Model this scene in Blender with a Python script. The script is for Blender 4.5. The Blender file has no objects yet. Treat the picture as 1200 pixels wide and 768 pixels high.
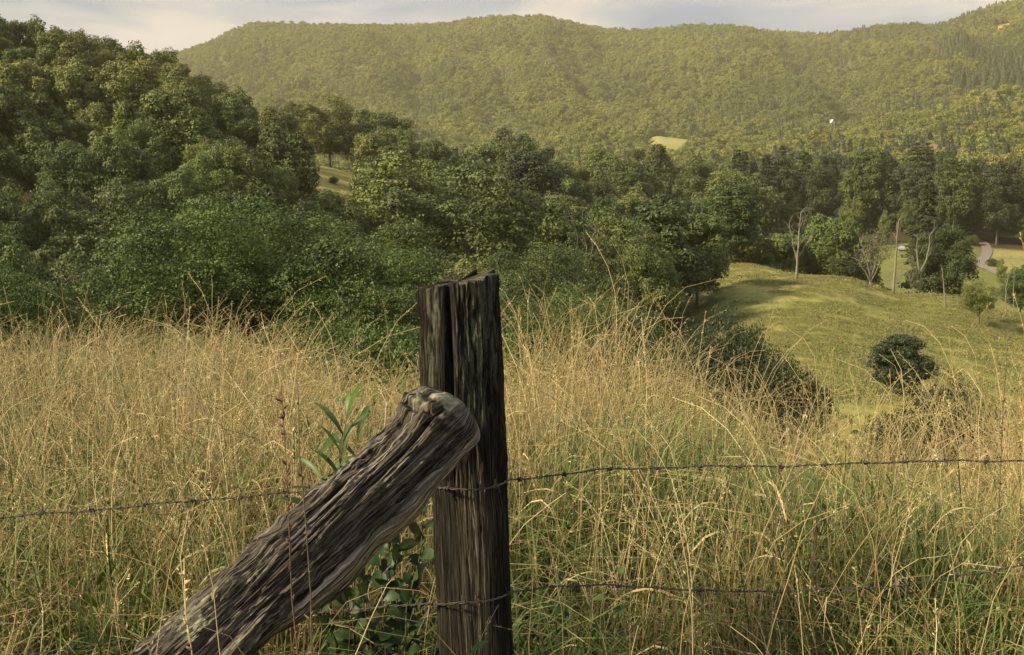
import bpy, math, random
import numpy as np
from mathutils import Vector, Matrix

# ------------------------------------------------------------------ camera, sky, sun, exposure
SC = bpy.context.scene
F = 1348.0                      # focal length in pixels of a 1200 px wide picture
PITCH = math.atan((384 - 175) / F)
EYE = 1.65
cam_d = bpy.data.cameras.new('camera')
cam_d.sensor_fit = 'HORIZONTAL'
cam_d.angle = 2 * math.atan(600 / F)
cam_d.clip_start = 0.05
cam_d.clip_end = 20000
cam = bpy.data.objects.new('camera', cam_d)
cam.location = (0, 0, EYE)
cam.rotation_euler = (math.pi / 2 - PITCH, 0, 0)
SC.collection.objects.link(cam)
SC.camera = cam

SUN_AZ, SUN_EL = math.radians(-112), math.radians(33)      # azimuth measured from +Y towards +X
sun_dir = Vector((math.sin(SUN_AZ) * math.cos(SUN_EL), math.cos(SUN_AZ) * math.cos(SUN_EL), math.sin(SUN_EL)))
sl = bpy.data.lights.new('sun', 'SUN')
sl.energy = 5.0
sl.angle = math.radians(6.0)
sl.color = (1.0, 0.84, 0.57)
sun = bpy.data.objects.new('sun', sl)
sun.rotation_euler = (-sun_dir).to_track_quat('-Z', 'Y').to_euler()
sun.location = sun_dir * 50
SC.collection.objects.link(sun)

W = bpy.data.worlds.new('World')
SC.world = W
W.use_nodes = True
nt = W.node_tree
nt.nodes.clear()
N = nt.nodes.new
wo = N('ShaderNodeOutputWorld')
bg = N('ShaderNodeBackground')
sky = N('ShaderNodeTexSky')
sky.sky_type = 'NISHITA'
sky.sun_disc = False
sky.sun_elevation = SUN_EL
sky.sun_rotation = SUN_AZ
sky.air_density = 1.0
sky.dust_density = 2.0
tc = N('ShaderNodeTexCoord')
mp = N('ShaderNodeMapping')
mp.inputs['Scale'].default_value = (1.0, 1.0, 4.6)
mp.inputs['Location'].default_value = (0.35, 0.1, 0.0)
nt.links.new(tc.outputs['Generated'], mp.inputs['Vector'])
n1 = N('ShaderNodeTexNoise'); n1.inputs['Scale'].default_value = 4.6; n1.inputs['Detail'].default_value = 7; n1.inputs['Roughness'].default_value = 0.5; n1.inputs['Distortion'].default_value = 0.5
n2 = N('ShaderNodeTexNoise'); n2.inputs['Scale'].default_value = 5.0; n2.inputs['Detail'].default_value = 6; n2.inputs['Roughness'].default_value = 0.45
nt.links.new(mp.outputs[0], n1.inputs['Vector']); nt.links.new(mp.outputs[0], n2.inputs['Vector'])
cr = N('ShaderNodeValToRGB')
cr.color_ramp.elements[0].position = 0.40; cr.color_ramp.elements[0].color = (3.4, 4.3, 6.3, 1)
cr.color_ramp.elements[1].position = 0.60; cr.color_ramp.elements[1].color = (9.0, 8.2, 7.9, 1)
e = cr.color_ramp.elements.new(0.50); e.color = (5.6, 6.0, 7.1, 1)
nt.links.new(n1.outputs['Fac'], cr.inputs[0])
cf = N('ShaderNodeMapRange'); cf.inputs['From Min'].default_value = 0.33; cf.inputs['From Max'].default_value = 0.55
cf.inputs['To Min'].default_value = 0.78; cf.inputs['To Max'].default_value = 1.0
nt.links.new(n2.outputs['Fac'], cf.inputs['Value'])
mx = N('ShaderNodeMix'); mx.data_type = 'RGBA'
nt.links.new(cf.outputs[0], mx.inputs['Factor'])
nt.links.new(sky.outputs[0], mx.inputs[6]); nt.links.new(cr.outputs[0], mx.inputs[7])
# clouds overhead are brighter than those near the horizon
sep = N('ShaderNodeSeparateXYZ'); nt.links.new(tc.outputs['Generated'], sep.inputs[0])
zr = N('ShaderNodeMapRange'); zr.inputs['From Min'].default_value = 0.15; zr.inputs['From Max'].default_value = 0.8
zr.inputs['To Min'].default_value = 1.0; zr.inputs['To Max'].default_value = 1.5
nt.links.new(sep.outputs['Z'], zr.inputs['Value'])
ml = N('ShaderNodeVectorMath'); ml.operation = 'SCALE'
nt.links.new(mx.outputs[2], ml.inputs[0]); nt.links.new(zr.outputs[0], ml.inputs['Scale'])
nt.links.new(ml.outputs[0], bg.inputs['Color'])
bg.inputs['Strength'].default_value = 0.044
nt.links.new(bg.outputs[0], wo.inputs['Surface'])

SC.view_settings.view_transform = 'Standard'
SC.view_settings.look = 'None'
SC.view_settings.gamma = 1.0
SC.view_settings.use_curve_mapping = False
SC.view_settings.exposure = 1.0
SC.render.engine = 'CYCLES'
SC.cycles.use_denoising = True
SC.cycles.use_adaptive_sampling = True
SC.cycles.adaptive_threshold = 0.015
SC.cycles.max_bounces = 5
SC.cycles.diffuse_bounces = 2
SC.cycles.transmission_bounces = 3
SC.cycles.volume_bounces = 0
SC.cycles.caustics_reflective = False
SC.cycles.caustics_refractive = False

# ------------------------------------------------------------------ helpers
COL = SC.collection
_f = Vector((0, math.cos(PITCH), -math.sin(PITCH)))
_u = Vector((0, math.sin(PITCH), math.cos(PITCH)))
def ray(u, v):
    d = _f + Vector((1, 0, 0)) * ((u - 600) / F) + _u * ((384 - v) / F)
    return d
def pix(u, v, Y):
    d = ray(u, v); k = Y / d.y
    return Vector((d.x * k, Y, EYE + d.z * k))
def th_of(u, v=300):
    d = ray(u, v); return math.atan2(d.x, d.y)
def s_of(u, v):
    d = ray(u, v); return d.z / math.hypot(d.x, d.y)
def r_of(p):
    return math.hypot(p[0], p[1])

def hash2(ix, iy, seed):
    h = (ix.astype(np.int64) * 374761393 + iy.astype(np.int64) * 668265263 + seed * 1442695041) & 0xffffffff
    h = ((h ^ (h >> 13)) * 1274126177) & 0xffffffff
    h = (h ^ (h >> 16)) & 0xffffffff
    return h / 4294967295.0
def vnoise(x, y, seed=0, per=None):
    x = np.asarray(x, float); y = np.asarray(y, float)
    ix = np.floor(x); iy = np.floor(y)
    fx = x - ix; fy = y - iy
    fx = fx * fx * fx * (fx * (fx * 6 - 15) + 10); fy = fy * fy * fy * (fy * (fy * 6 - 15) + 10)
    def H(a, b):
        if per: a = np.mod(a, per)
        return hash2(a, b, seed)
    a = H(ix, iy) * (1 - fx) + H(ix + 1, iy) * fx
    b = H(ix, iy + 1) * (1 - fx) + H(ix + 1, iy + 1) * fx
    return (a * (1 - fy) + b * fy) * 2 - 1
def fbm(x, y, seed=0, oct=4, per=None):
    t = 0; a = 1; n = 0
    for k in range(oct):
        t = t + a * vnoise(x * 2 ** k, y * 2 ** k, seed + k * 17, per * 2 ** k if per else None); n += a; a *= .5
    return t / n

def link(o, parent=None):
    COL.objects.link(o)
    if parent: o.parent = parent
    return o
def mesh_np(name, V, Fc, mat=None, smooth=False):
    """V (n,3); Fc (m,3|4) index array"""
    V = np.asarray(V, np.float32); Fc = np.asarray(Fc, np.int32)
    me = bpy.data.meshes.new(name)
    k = Fc.shape[1]
    me.vertices.add(len(V)); me.vertices.foreach_set('co', V.ravel())
    me.loops.add(Fc.size); me.loops.foreach_set('vertex_index', Fc.ravel())
    me.polygons.add(len(Fc)); me.polygons.foreach_set('loop_start', np.arange(len(Fc), dtype=np.int32) * k)
    me.update(calc_edges=True)
    if smooth: me.polygons.foreach_set('use_smooth', np.ones(len(Fc), bool))
    if mat: me.materials.append(mat)
    me.validate()
    return me
def mesh_py(name, V, Fc, mats=None, smooth=False, midx=None):
    me = bpy.data.meshes.new(name)
    me.from_pydata([tuple(v) for v in V], [], Fc)
    me.update()
    for m in (mats or []): me.materials.append(m)
    if midx: me.polygons.foreach_set('material_index', midx)
    if smooth: me.polygons.foreach_set('use_smooth', [True] * len(Fc))
    return me
def attr(me, name, data, kind='FLOAT', dom='POINT'):
    a = me.attributes.new(name, kind, dom)
    data = np.asarray(data, np.float32)
    a.data.foreach_set('color' if kind == 'FLOAT_COLOR' else ('vector' if kind == 'FLOAT_VECTOR' else 'value'), data.ravel())
def tag(o, label=None, cat=None, group=None, kind=None):
    if label: o['label'] = label
    if cat: o['category'] = cat
    if group: o['group'] = group
    if kind: o['kind'] = kind
    return o
def empty(name, loc, rz=0.0, sc=1.0):
    o = bpy.data.objects.new(name, None)
    o.location = loc; o.rotation_euler = (0, 0, rz)
    o.scale = (sc, sc, sc) if not hasattr(sc, '__len__') else sc
    o.empty_display_size = .1
    return link(o)
def obj(name, me, parent=None, loc=(0, 0, 0)):
    o = bpy.data.objects.new(name, me); o.location = loc
    return link(o, parent)

class MB:
    """collects tubes and boxes into one mesh"""
    def __init__(s): s.V = []; s.F = []; s.M = []
    def tube(s, pts, rad, n=6, cap=True, m=0):
        pts = [Vector(p) for p in pts]; base = len(s.V); L = len(pts)
        if not hasattr(rad, '__len__'): rad = [rad] * L
        up = None
        for i, p in enumerate(pts):
            t = (pts[min(i + 1, L - 1)] - pts[max(i - 1, 0)])
            if t.length < 1e-9: t = Vector((0, 0, 1))
            t.normalize()
            if up is None:
                up = Vector((1, 0, 0)) if abs(t.x) < .8 else Vector((0, 1, 0))
            a = (up - t * up.dot(t)).normalized(); up = a; b = t.cross(a)
            for k in range(n):
                an = 2 * math.pi * k / n
                s.V.append(p + (a * math.cos(an) + b * math.sin(an)) * rad[i])
        for i in range(L - 1):
            for k in range(n):
                k2 = (k + 1) % n
                s.F.append((base + i * n + k, base + i * n + k2, base + (i + 1) * n + k2, base + (i + 1) * n + k)); s.M.append(m)
        if cap:
            s.F.append(tuple(base + k for k in range(n))[::-1]); s.F.append(tuple(base + (L - 1) * n + k for k in range(n))); s.M += [m, m]
    def box(s, x0, x1, y0, y1, z0, z1, m=0):
        b = len(s.V)
        s.V += [Vector(c) for c in ((x0, y0, z0), (x1, y0, z0), (x1, y1, z0), (x0, y1, z0), (x0, y0, z1), (x1, y0, z1), (x1, y1, z1), (x0, y1, z1))]
        s.F += [(b, b + 3, b + 2, b + 1), (b + 4, b + 5, b + 6, b + 7), (b, b + 1, b + 5, b + 4), (b + 1, b + 2, b + 6, b + 5), (b + 2, b + 3, b + 7, b + 6), (b + 3, b, b + 4, b + 7)]
        s.M += [m] * 6
    def poly(s, pts, m=0):
        b = len(s.V); s.V += [Vector(p) for p in pts]; s.F.append(tuple(range(b, b + len(pts)))); s.M.append(m)
    def mesh(s, name, mats, smooth=False):
        return mesh_py(name, s.V, s.F, mats if isinstance(mats, list) else [mats], smooth, s.M)

# ------------------------------------------------------------------ materials
def mat(name):
    m = bpy.data.materials.new(name); m.use_nodes = True
    t = m.node_tree; t.nodes.clear()
    out = t.nodes.new('ShaderNodeOutputMaterial')
    return m, t, out
def nz(t, scale, detail=4, rough=.5, vec=None, dist=0.0):
    n = t.nodes.new('ShaderNodeTexNoise'); n.inputs['Scale'].default_value = scale; n.inputs['Detail'].default_value = detail
    n.inputs['Roughness'].default_value = rough; n.inputs['Distortion'].default_value = dist
    if vec is not None: t.links.new(vec, n.inputs['Vector'])
    return n.outputs['Fac']
def ramp(t, fac, stops):
    c = t.nodes.new('ShaderNodeValToRGB'); el = c.color_ramp.elements
    while len(el) < len(stops): el.new(.5)
    for e_, (p, col) in zip(el, stops): e_.position = p; e_.color = (*col, 1)
    t.links.new(fac, c.inputs[0]); return c.outputs[0]
def mixc(t, fac, a, b, mode='MIX'):
    m = t.nodes.new('ShaderNodeMix'); m.data_type = 'RGBA'; m.blend_type = mode
    for s_, i in ((fac, 0), (a, 6), (b, 7)):
        if isinstance(s_, (int, float)): m.inputs[i].default_value = s_
        elif isinstance(s_, tuple): m.inputs[i].default_value = (*s_, 1)
        else: t.links.new(s_, m.inputs[i])
    return m.outputs[2]
def geo(t, what='Position'):
    return t.nodes.new('ShaderNodeNewGeometry').outputs[what]
def simple(name, col, rough=.8, var=.25, scale=3.0, metal=0.0, spec=.3, bump=0.0):
    m, t, out = mat(name)
    p = t.nodes.new('ShaderNodeBsdfPrincipled'); p.inputs['Roughness'].default_value = rough
    p.inputs['Metallic'].default_value = metal; p.inputs['Specular IOR Level'].default_value = spec
    f = nz(t, scale, 5, .6, t.nodes.new('ShaderNodeTexCoord').outputs['Object'])
    c = ramp(t, f, [(.25, tuple(x * (1 - var) for x in col)), (.75, tuple(min(1, x * (1 + var)) for x in col))])
    t.links.new(c, p.inputs['Base Color'])
    if bump:
        b = t.nodes.new('ShaderNodeBump'); b.inputs['Strength'].default_value = bump; t.links.new(f, b.inputs['Height']); t.links.new(b.outputs[0], p.inputs['Normal'])
    t.links.new(p.outputs[0], out.inputs[0]); return m
def leafmat(name, dark, light, trans=.15, scale=.6, inst=.25, rough=.55, patch=None):
    """foliage: colour differs from leaf clump to leaf clump and from tree to tree"""
    m, t, out = mat(name)
    p = t.nodes.new('ShaderNodeBsdfPrincipled'); p.inputs['Roughness'].default_value = rough; p.inputs['Specular IOR Level'].default_value = .25
    tcn = t.nodes.new('ShaderNodeTexCoord')
    f = nz(t, scale, 3, .6, tcn.outputs['Object'])
    f2 = nz(t, scale * 9, 2, .6, tcn.outputs['Object'])
    s_ = t.nodes.new('ShaderNodeMath'); s_.operation = 'ADD'
    h = t.nodes.new('ShaderNodeMath'); h.operation = 'MULTIPLY'; h.inputs[1].default_value = .5
    t.links.new(f2, h.inputs[0]); t.links.new(f, s_.inputs[0]); t.links.new(h.outputs[0], s_.inputs[1])
    c = ramp(t, s_.outputs[0], [(.5, dark), (.98, light)])
    oi = t.nodes.new('ShaderNodeObjectInfo')
    hs = t.nodes.new('ShaderNodeHueSaturation')
    mr = t.nodes.new('ShaderNodeMapRange'); mr.inputs['To Min'].default_value = 1 - inst; mr.inputs['To Max'].default_value = 1 + inst
    t.links.new(oi.outputs['Random'], mr.inputs['Value']); t.links.new(mr.outputs[0], hs.inputs['Value'])
    mh = t.nodes.new('ShaderNodeMapRange'); mh.inputs['To Min'].default_value = .5 - .008; mh.inputs['To Max'].default_value = .5 + .018
    m7 = t.nodes.new('ShaderNodeMath'); m7.operation = 'MULTIPLY'; m7.inputs[1].default_value = 7.31
    m8 = t.nodes.new('ShaderNodeMath'); m8.operation = 'FRACT'
    t.links.new(oi.outputs['Random'], m7.inputs[0]); t.links.new(m7.outputs[0], m8.inputs[0]); t.links.new(m8.outputs[0], mh.inputs['Value'])
    if patch:       # stands of paler and of greyer trees across the mountainside
        pf = nz(t, .0045, 4, .6, geo(t)); c = mixc(t, 1.0, c, ramp(t, pf, [(.35, patch[0]), (.62, patch[1])]), 'MULTIPLY')
    t.links.new(mh.outputs[0], hs.inputs['Hue']); t.links.new(c, hs.inputs['Color'])
    t.links.new(hs.outputs[0], p.inputs['Base Color'])
    tr = t.nodes.new('ShaderNodeBsdfTranslucent'); t.links.new(hs.outputs[0], tr.inputs['Color'])
    ms = t.nodes.new('ShaderNodeMixShader'); ms.inputs[0].default_value = trans
    t.links.new(p.outputs[0], ms.inputs[1]); t.links.new(tr.outputs[0], ms.inputs[2])
    t.links.new(ms.outputs[0], out.inputs[0]); return m

BARK = simple('bark', (.11, .09, .07), .9, .35, 6, bump=.3)
PALE_BARK = simple('bare_pale_wood', (.18, .16, .125), .85, .25, 4)
M_DEEP = leafmat('foliage_deep_green', (.030, .046, .013), (.094, .122, .030))
M_MID = leafmat('foliage_mid_green', (.048, .069, .017), (.144, .175, .040))
M_OLIVE = leafmat('foliage_olive', (.075, .092, .022), (.185, .200, .048))
M_YELLOW = leafmat('foliage_yellow_green', (.095, .110, .026), (.215, .220, .056))
M_PINE = leafmat('foliage_pine', (.026, .037, .016), (.066, .086, .032), .12)
M_NEAR = leafmat('foliage_near_green', (.030, .051, .012), (.124, .168, .036), .2, .5, .1)
M_FAR = leafmat('foliage_far_wood', (.112, .130, .030), (.25, .25, .058), .2, .03, .24, patch=((.56, .68, .66), (1.12, 1.10, .88)))
M_FARP = leafmat('foliage_far_pine', (.038, .054, .026), (.075, .095, .042), .1, .03, .2)

# ------------------------------------------------------------------ terrain
CP = []
def P(u, r, z=None, v=None, th=None):
    t_ = th if th is not None else th_of(u)
    s_ = s_of(u, v) if v is not None else (z - EYE) / r
    CP.append((t_, math.log(r), s_))
US = [-600, -200, 0, 150, 300, 450, 600, 750, 900, 1050, 1200, 1400, 1800]
def row(r, zs):
    for u, z in zip(US, zs):
        if z is not None: P(u, r, z)
row(4, [-.08] * 13)
row(8, [-.38, -.40, -.42, -.44, -.5, -.74, -.74, -.55, -.95, -1.2, -1.25, -1.3, -1.3])
row(13, [-1.1, -1.1, -1.15, -1.15, -1.4, -2.2, -2.3, -1.7, -3.0, -3.5, -3.6, -3.6, -3.6])
row(20, [-2.5, -3, -3.2, -3.2, -3.7, -4.6, -4.7, -4.4, -5.4, -5.9, -6.0, -6.0, -6])
row(35, [-7, -8, -9, -9, -9, -9.5, -9.5, -9, -9.5, -9.5, -9.5, -9.5, -9])
row(60, [-10, -14, -16, -16, -16, -17, -17, -16, -14.8, -14.5, -14.5, -14, -13])
row(90, [-10, -17, -21, -21, -21, -22.5, -23, -20, -16.5, -16.6, -17.5, -18, -17])
row(120, [-5, -14, -18, -18, -19, -21, -24, -21, -16.2, -17.3, -19.2, -20, -20])
row(150, [2, -7, -12, -12, -14, -18, -23, -22, -15.9, -18.2, -20.2, -22, -23])
row(200, [14, 3, 0, -1, -6, -13, -20.5, -22, -25, -29, -32, -33, -33])
row(250, [26, 14, 10, 7.5, -2, -8, -20, -23, -31, -36, -37, -37, -37])
row(290, [34, 23, 16, 10.5, -2, -8, -20, -23, -33, -35, -35.5, -35, -34])
row(350, [30, 22, 12, 4, -6, -16, -20, -24, -31, -31, -32, -32, -31])
row(430, [20, 10, 2, -4, -12, -20, -21, -26, -26, -26, -28.5, -28, -27])
row(600, [0, -10, -25, -30, -35, -36, -38, -38, -38, -36, -36, -34, -30])
P(870, 172, v=309); P(1000, 170, v=328); P(1120, 160, v=352); P(1200, 153, v=370)
P(776, 1220, v=182); P(776, 1420, v=159); P(384, 235, v=223); P(384, 290, v=197); P(340, 270, v=195); P(1160, 166, v=366); P(1200, 164, v=375); P(1100, 168, v=350); P(1300, 160, v=385); P(1000, 82, v=466); P(1130, 82, v=470)
row(900, [20, 0, -20, -25, -25, -25, -22, -22, -20, -8, -6, -6, 0])
for u, vs in {-600: (170, 120, 100, 80, 60), -200: (180, 150, 130, 110, 90), 0: (188, 160, 135, 115, 100), 150: (188, 160, 130, 100, 88), 260: (188, 155, 120, 75, 58),
              350: (188, 155, 112, 62, 38), 450: (188, 152, 106, 56, 38), 600: (188, 150, 104, 52, 29), 750: (187, 155, 112, 66, 46), 850: (186, 158, 115, 66, 41)}.items():
    for r, v in zip((1200, 1600, 2000, 2400, 2700), vs): P(u, r, v=v)
for u, vs in {930: (187, 173, 163, 115, 70, 48), 985: (186, 165, 160, 110, 68, 47), 1050: (185, 150, 158, 98, 60, 37), 1120: (183, 142, 150, 84, 42, 25), 1200: (180, 128, 138, 70, 22, 0), 1300: (175, 115, 120, 50, 0, -35), 1500: (170, 100, 100, 20, -30, -60), 1900: (160, 90, 80, 0, -30, -60)}.items():
    for r, v in zip((1000, 1270, 1500, 1950, 2350, 2700), vs): P(u, r, v=v)
for u in US: P(u, 3600, v=120 if u < 300 else 90)
for u, v in ((215, 72), (300, 38), (310, 37), (400, 40), (500, 38), (570, 30), (640, 30), (700, 42), (800, 40), (900, 48), (940, 50), (1000, 44), (1090, 40), (1115, 26), (1155, 14), (1185, 6)):
    P(u, 2700, v=v)
for deg, zs in {-75: (0, 1, 5, 16, 40, 50, 80), -110: (.1, .5, 2, 8, 20, 40, 60), -150: (.1, .5, 3, 10, 20, 40, 60), -180: (.1, .5, 3, 10, 20, 40, 60), 180: (.1, .5, 3, 10, 20, 40, 60), 150: (.3, 2, 10, 30, 60, 70, 90), 110: (0, -1, -1, 2, 12, 20, 40), 70: (-.5, -4, -10, -12, -15, -20, 0)}.items():
    P(0, 4, -.05, th=math.radians(deg))
    for r, z in zip((8, 20, 50, 110, 220, 500, 1500), zs): P(0, r, z, th=math.radians(deg))
    P(0, 3600, 100, th=math.radians(deg))
CP = np.array(CP)
_, ui = np.unique(np.round(CP[:, :2], 3), axis=0, return_index=True)
CP = CP[ui]
TS, LS = 5.0, 1.6
def _phi(d2): return np.where(d2 > 1e-12, .5 * d2 * np.log(np.maximum(d2, 1e-12)), 0)
X = np.stack([CP[:, 0] * TS, CP[:, 1] * LS], 1)
D = ((X[:, None] - X[None]) ** 2).sum(-1)
n_ = len(X)
A = np.zeros((n_ + 3, n_ + 3)); A[:n_, :n_] = _phi(D) + np.eye(n_) * 2e-3; A[:n_, n_] = 1; A[:n_, n_ + 1:] = X; A[n_, :n_] = 1; A[n_ + 1:, :n_] = X.T
RW = np.linalg.solve(A, np.concatenate([CP[:, 2], np.zeros(3)]))
def height(x, y):
    x = np.atleast_1d(np.asarray(x, float)); y = np.atleast_1d(np.asarray(y, float)); sh = x.shape
    x = x.ravel(); y = y.ravel()
    r = np.hypot(x, y); th = np.arctan2(x, y); q = np.stack([th * TS, np.log(np.maximum(r, 4)) * LS], 1)
    s_ = np.empty(len(x))
    for i in range(0, len(x), 20000):
        qq = q[i:i + 20000]
        s_[i:i + 20000] = _phi(((qq[:, None] - X[None]) ** 2).sum(-1)) @ RW[:n_] + RW[n_] + qq @ RW[n_ + 1:]
    z = EYE + s_ * np.maximum(r, 4)
    z = np.where(r < 4, -.05 + (z + .05) * np.clip((r - 1) / 3, 0, 1), z)
    # small relief growing with distance
    z = z + fbm(x / 2.2, y / 2.2, 3, 3) * .05 + fbm(x / 22., y / 22., 5, 3) * np.clip((r - 20) / 80, 0, 1) * .7
    far = np.clip((r - 950) / 500, 0, 1)
    rid = np.abs(fbm(th * 16 + np.log(np.maximum(r, 4)) * 2.2, np.log(np.maximum(r, 4)) * 3.2, 11, 3))
    z = z - far * np.clip((2750 - r) / 500, 0, 1) * (22 - np.abs(rid) * 100) * np.clip((r-950)/900,0,1)
    return z.reshape(sh)
def hz(x, y): return float(height([x], [y])[0])
def onground(u, r, v=300):
    t_ = th_of(u, v); x, y = r * math.sin(t_), r * math.cos(t_)
    return Vector((x, y, hz(x, y)))

# road centre line on the valley floor, in picture terms (u, v, distance)
def ground_hit(u, v, r0, r1, n=260):
    """where the sight line (u, v) meets the ground between r0 and r1"""
    t_ = th_of(u, v); s_ = s_of(u, v)
    rr = np.linspace(r0, r1, n); z = height(rr * math.sin(t_), rr * math.cos(t_))
    g = z - (EYE + s_ * rr); k = np.where(g >= 0)[0]
    i = k[0] if len(k) else int(np.argmax(g))
    return Vector((rr[i] * math.sin(t_), rr[i] * math.cos(t_), z[i]))
road_px = [[(1086, 268), (1110, 272), (1135, 277), (1152, 284), (1158, 294), (1153, 304), (1146, 310), (1156, 315), (1172, 322), (1186, 329), (1205, 340)],
           [(1146, 310), (1136, 308), (1120, 305), (1095, 303), (1060, 300)]]
roads = [[ground_hit(u, v, 230, 470) for u, v in L] for L in road_px]
def dist_to(xy, pts):
    d = np.full(len(xy), 1e9)
    for a, b in zip(pts[:-1], pts[1:]):
        a2 = np.array(a[:2]); b2 = np.array(b[:2]); ab = b2 - a2
        t_ = np.clip(((xy - a2) @ ab) / max(1e-9, ab @ ab), 0, 1)
        d = np.minimum(d, np.hypot(*(xy - a2 - t_[:, None] * ab).T))
    return d

def u_of(th): return 600 + F * math.cos(PITCH) * np.tan(th)       # roughly the picture column of an azimuth
def in_field(th, r):
    """clearings: 1 = pasture, 2 = lawn and hay field in the valley, 3 = small hill meadow, 4 = far field, 5 = bare earth"""
    u = 600 + 1332 * np.tan(th); z = np.zeros(np.shape(r), int)
    z = np.where((u > 800 - (r < 100) * 60 + np.clip(150 - r, 0, 60) * 0.0) & (r > 30) & (r < 186), 1, z)
    z = np.where((u > 870) & (r >= 186) & (r < 392), 2, z)
    z = np.where((np.abs(u - 384) < 36) & (r > 228) & (r < 296), 3, z)
    z = np.where((((u - 776) / 30) ** 2 + ((r - 1290) / 230) ** 2) < 1, 4, z)
    z = np.where((((u - 1153) / 12) ** 2 + ((r - 2300) / 60) ** 2) < 1, 5, z)
    z = np.where((((u - 1072) / 18) ** 2 + ((r - 940) / 60) ** 2) < 1, 5, z)
    z = np.where((((u - 1178) / 22) ** 2 + ((r - 940) / 60) ** 2) < 1, 4, z)
    return z

# one ground sheet, rings about the camera, out past the ridge
rr = np.concatenate([np.linspace(0.0, 4, 14)[1:], np.geomspace(4, 3600, 420)[1:]])
th = np.concatenate([np.radians(np.linspace(-180, -42, 90)), np.radians(np.linspace(-42, 42, 520))[1:-1], np.radians(np.linspace(42, 180, 90))])
TH, RR = np.meshgrid(th, rr)
GX, GY = RR * np.sin(TH), RR * np.cos(TH)
GZ = height(GX, GY)
GZ[:, -1] = GZ[:, 0]; GX[:, -1] = GX[:, 0]; GY[:, -1] = GY[:, 0]
nt_, nr_ = len(th), len(rr)
V = np.stack([GX, GY, GZ], -1).reshape(-1, 3)
V = np.concatenate([V, [[0, 0, float(GZ[0].mean())]]])
i0 = (np.arange(nr_ - 1)[:, None] * nt_ + np.arange(nt_ - 1)[None]).ravel()
Q = np.stack([i0, i0 + nt_, i0 + nt_ + 1, i0 + 1], 1)
C0 = np.stack([np.full(nt_ - 1, len(V) - 1), np.arange(nt_ - 1), np.arange(nt_ - 1) + 1, np.arange(nt_ - 1) + 1], 1)
fz = in_field(TH, RR).reshape(-1)
cols = np.tile(np.array([[.055, .048, .026]]), (len(V), 1))
rf = RR.reshape(-1); xf = GX.reshape(-1); yf = GY.reshape(-1)
pn = fbm(xf / 14, yf / 14, 31, 4); pn2 = fbm(xf / 5, yf / 5, 33, 4)
past = np.array([.185, .190, .060])[None] * (1 + .18 * pn[:, None]) + np.clip(pn2 + .05, 0, 1)[:, None] * np.array([[.13, .08, .02]])
ridge_dry = np.clip((rf - 158) / 12, 0, 1)[:, None] * np.array([[.13, .07, .025]])
lawn = np.array([.125, .142, .042])[None] * (1 + .12 * pn2[:, None])
hay = np.array([.215, .205, .085])[None] * (1 + .14 * pn[:, None])
n0 = len(rf)
c = cols[:n0]
c = np.where((fz == 1)[:, None], past + ridge_dry, c)
c = np.where((fz == 2)[:, None], lawn, c)
uf = 600 + 1332 * np.tan(np.clip(TH.reshape(-1), -1.2, 1.2))
rline = np.array([[p.x, p.y] for p in roads[0]])
# the hay field lies beyond the road bend, the lawn inside it
side = uf > np.interp(rf, sorted([r_of(p) for p in roads[0]]), [600 + 1332 * p.x / p.y for p in sorted(roads[0], key=r_of)])
c = np.where(((fz == 2) & side & (rf > 285))[:, None], hay, c)
c = np.where(((fz == 3))[:, None], np.array([[.24, .23, .07]]) * (1 + .2 * pn2[:, None]), c)
c = np.where(((fz == 4))[:, None], np.array([[.23, .235, .075]]), c)
c = np.where(((fz == 5))[:, None], np.array([[.42, .22, .10]]), c)
c = np.where((rf < 30)[:, None], np.array([[.060, .050, .028]]) * (1 + .3 * pn2[:, None]), c)
c = np.where((fz == 0)[:, None] & (rf > 900)[:, None], np.array([[.07, .085, .025]]), c)
# a scar of bare orange earth near the snag
pe = ground_hit(1043, 330, 120, 190)
c = np.where((np.hypot(xf - pe.x, yf - pe.y) < 1.9 + .8 * pn2)[:, None], np.array([[.38, .19, .09]]), c)
cols[:n0] = np.clip(c, .005, 1)
me = mesh_np('ground', V, np.concatenate([Q]), None, True)
# centre disc
mg, t, out = mat('ground_turf_and_leaf_litter')
p = t.nodes.new('ShaderNodeBsdfPrincipled'); p.inputs['Roughness'].default_value = .95; p.inputs['Specular IOR Level'].default_value = .1
at = t.nodes.new('ShaderNodeAttribute'); at.attribute_name = 'soil_colour'
f1 = nz(t, .9, 8, .65, geo(t)); f2 = nz(t, .07, 4, .5, geo(t))
cc = mixc(t, 1.0, at.outputs['Color'], ramp(t, f1, [(.3, (.62, .62, .62)), (.7, (1.35, 1.3, 1.2))]), 'MULTIPLY')
cc = mixc(t, 1.0, cc, ramp(t, f2, [(.3, (.82, .88, .85)), (.7, (1.18, 1.1, 1.05))]), 'MULTIPLY')
t.links.new(cc, p.inputs['Base Color'])
b = t.nodes.new('ShaderNodeBump'); b.inputs['Strength'].default_value = .35; b.inputs['Distance'].default_value = .12
t.links.new(f1, b.inputs['Height']); t.links.new(b.outputs[0], p.inputs['Normal'])
t.links.new(p.outputs[0], out.inputs[0])
me.materials.append(mg)
attr(me, 'soil_colour', np.concatenate([cols, np.ones((len(cols), 1))], 1), 'FLOAT_COLOR')
ground = tag(obj('ground', me), kind='structure')

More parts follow.
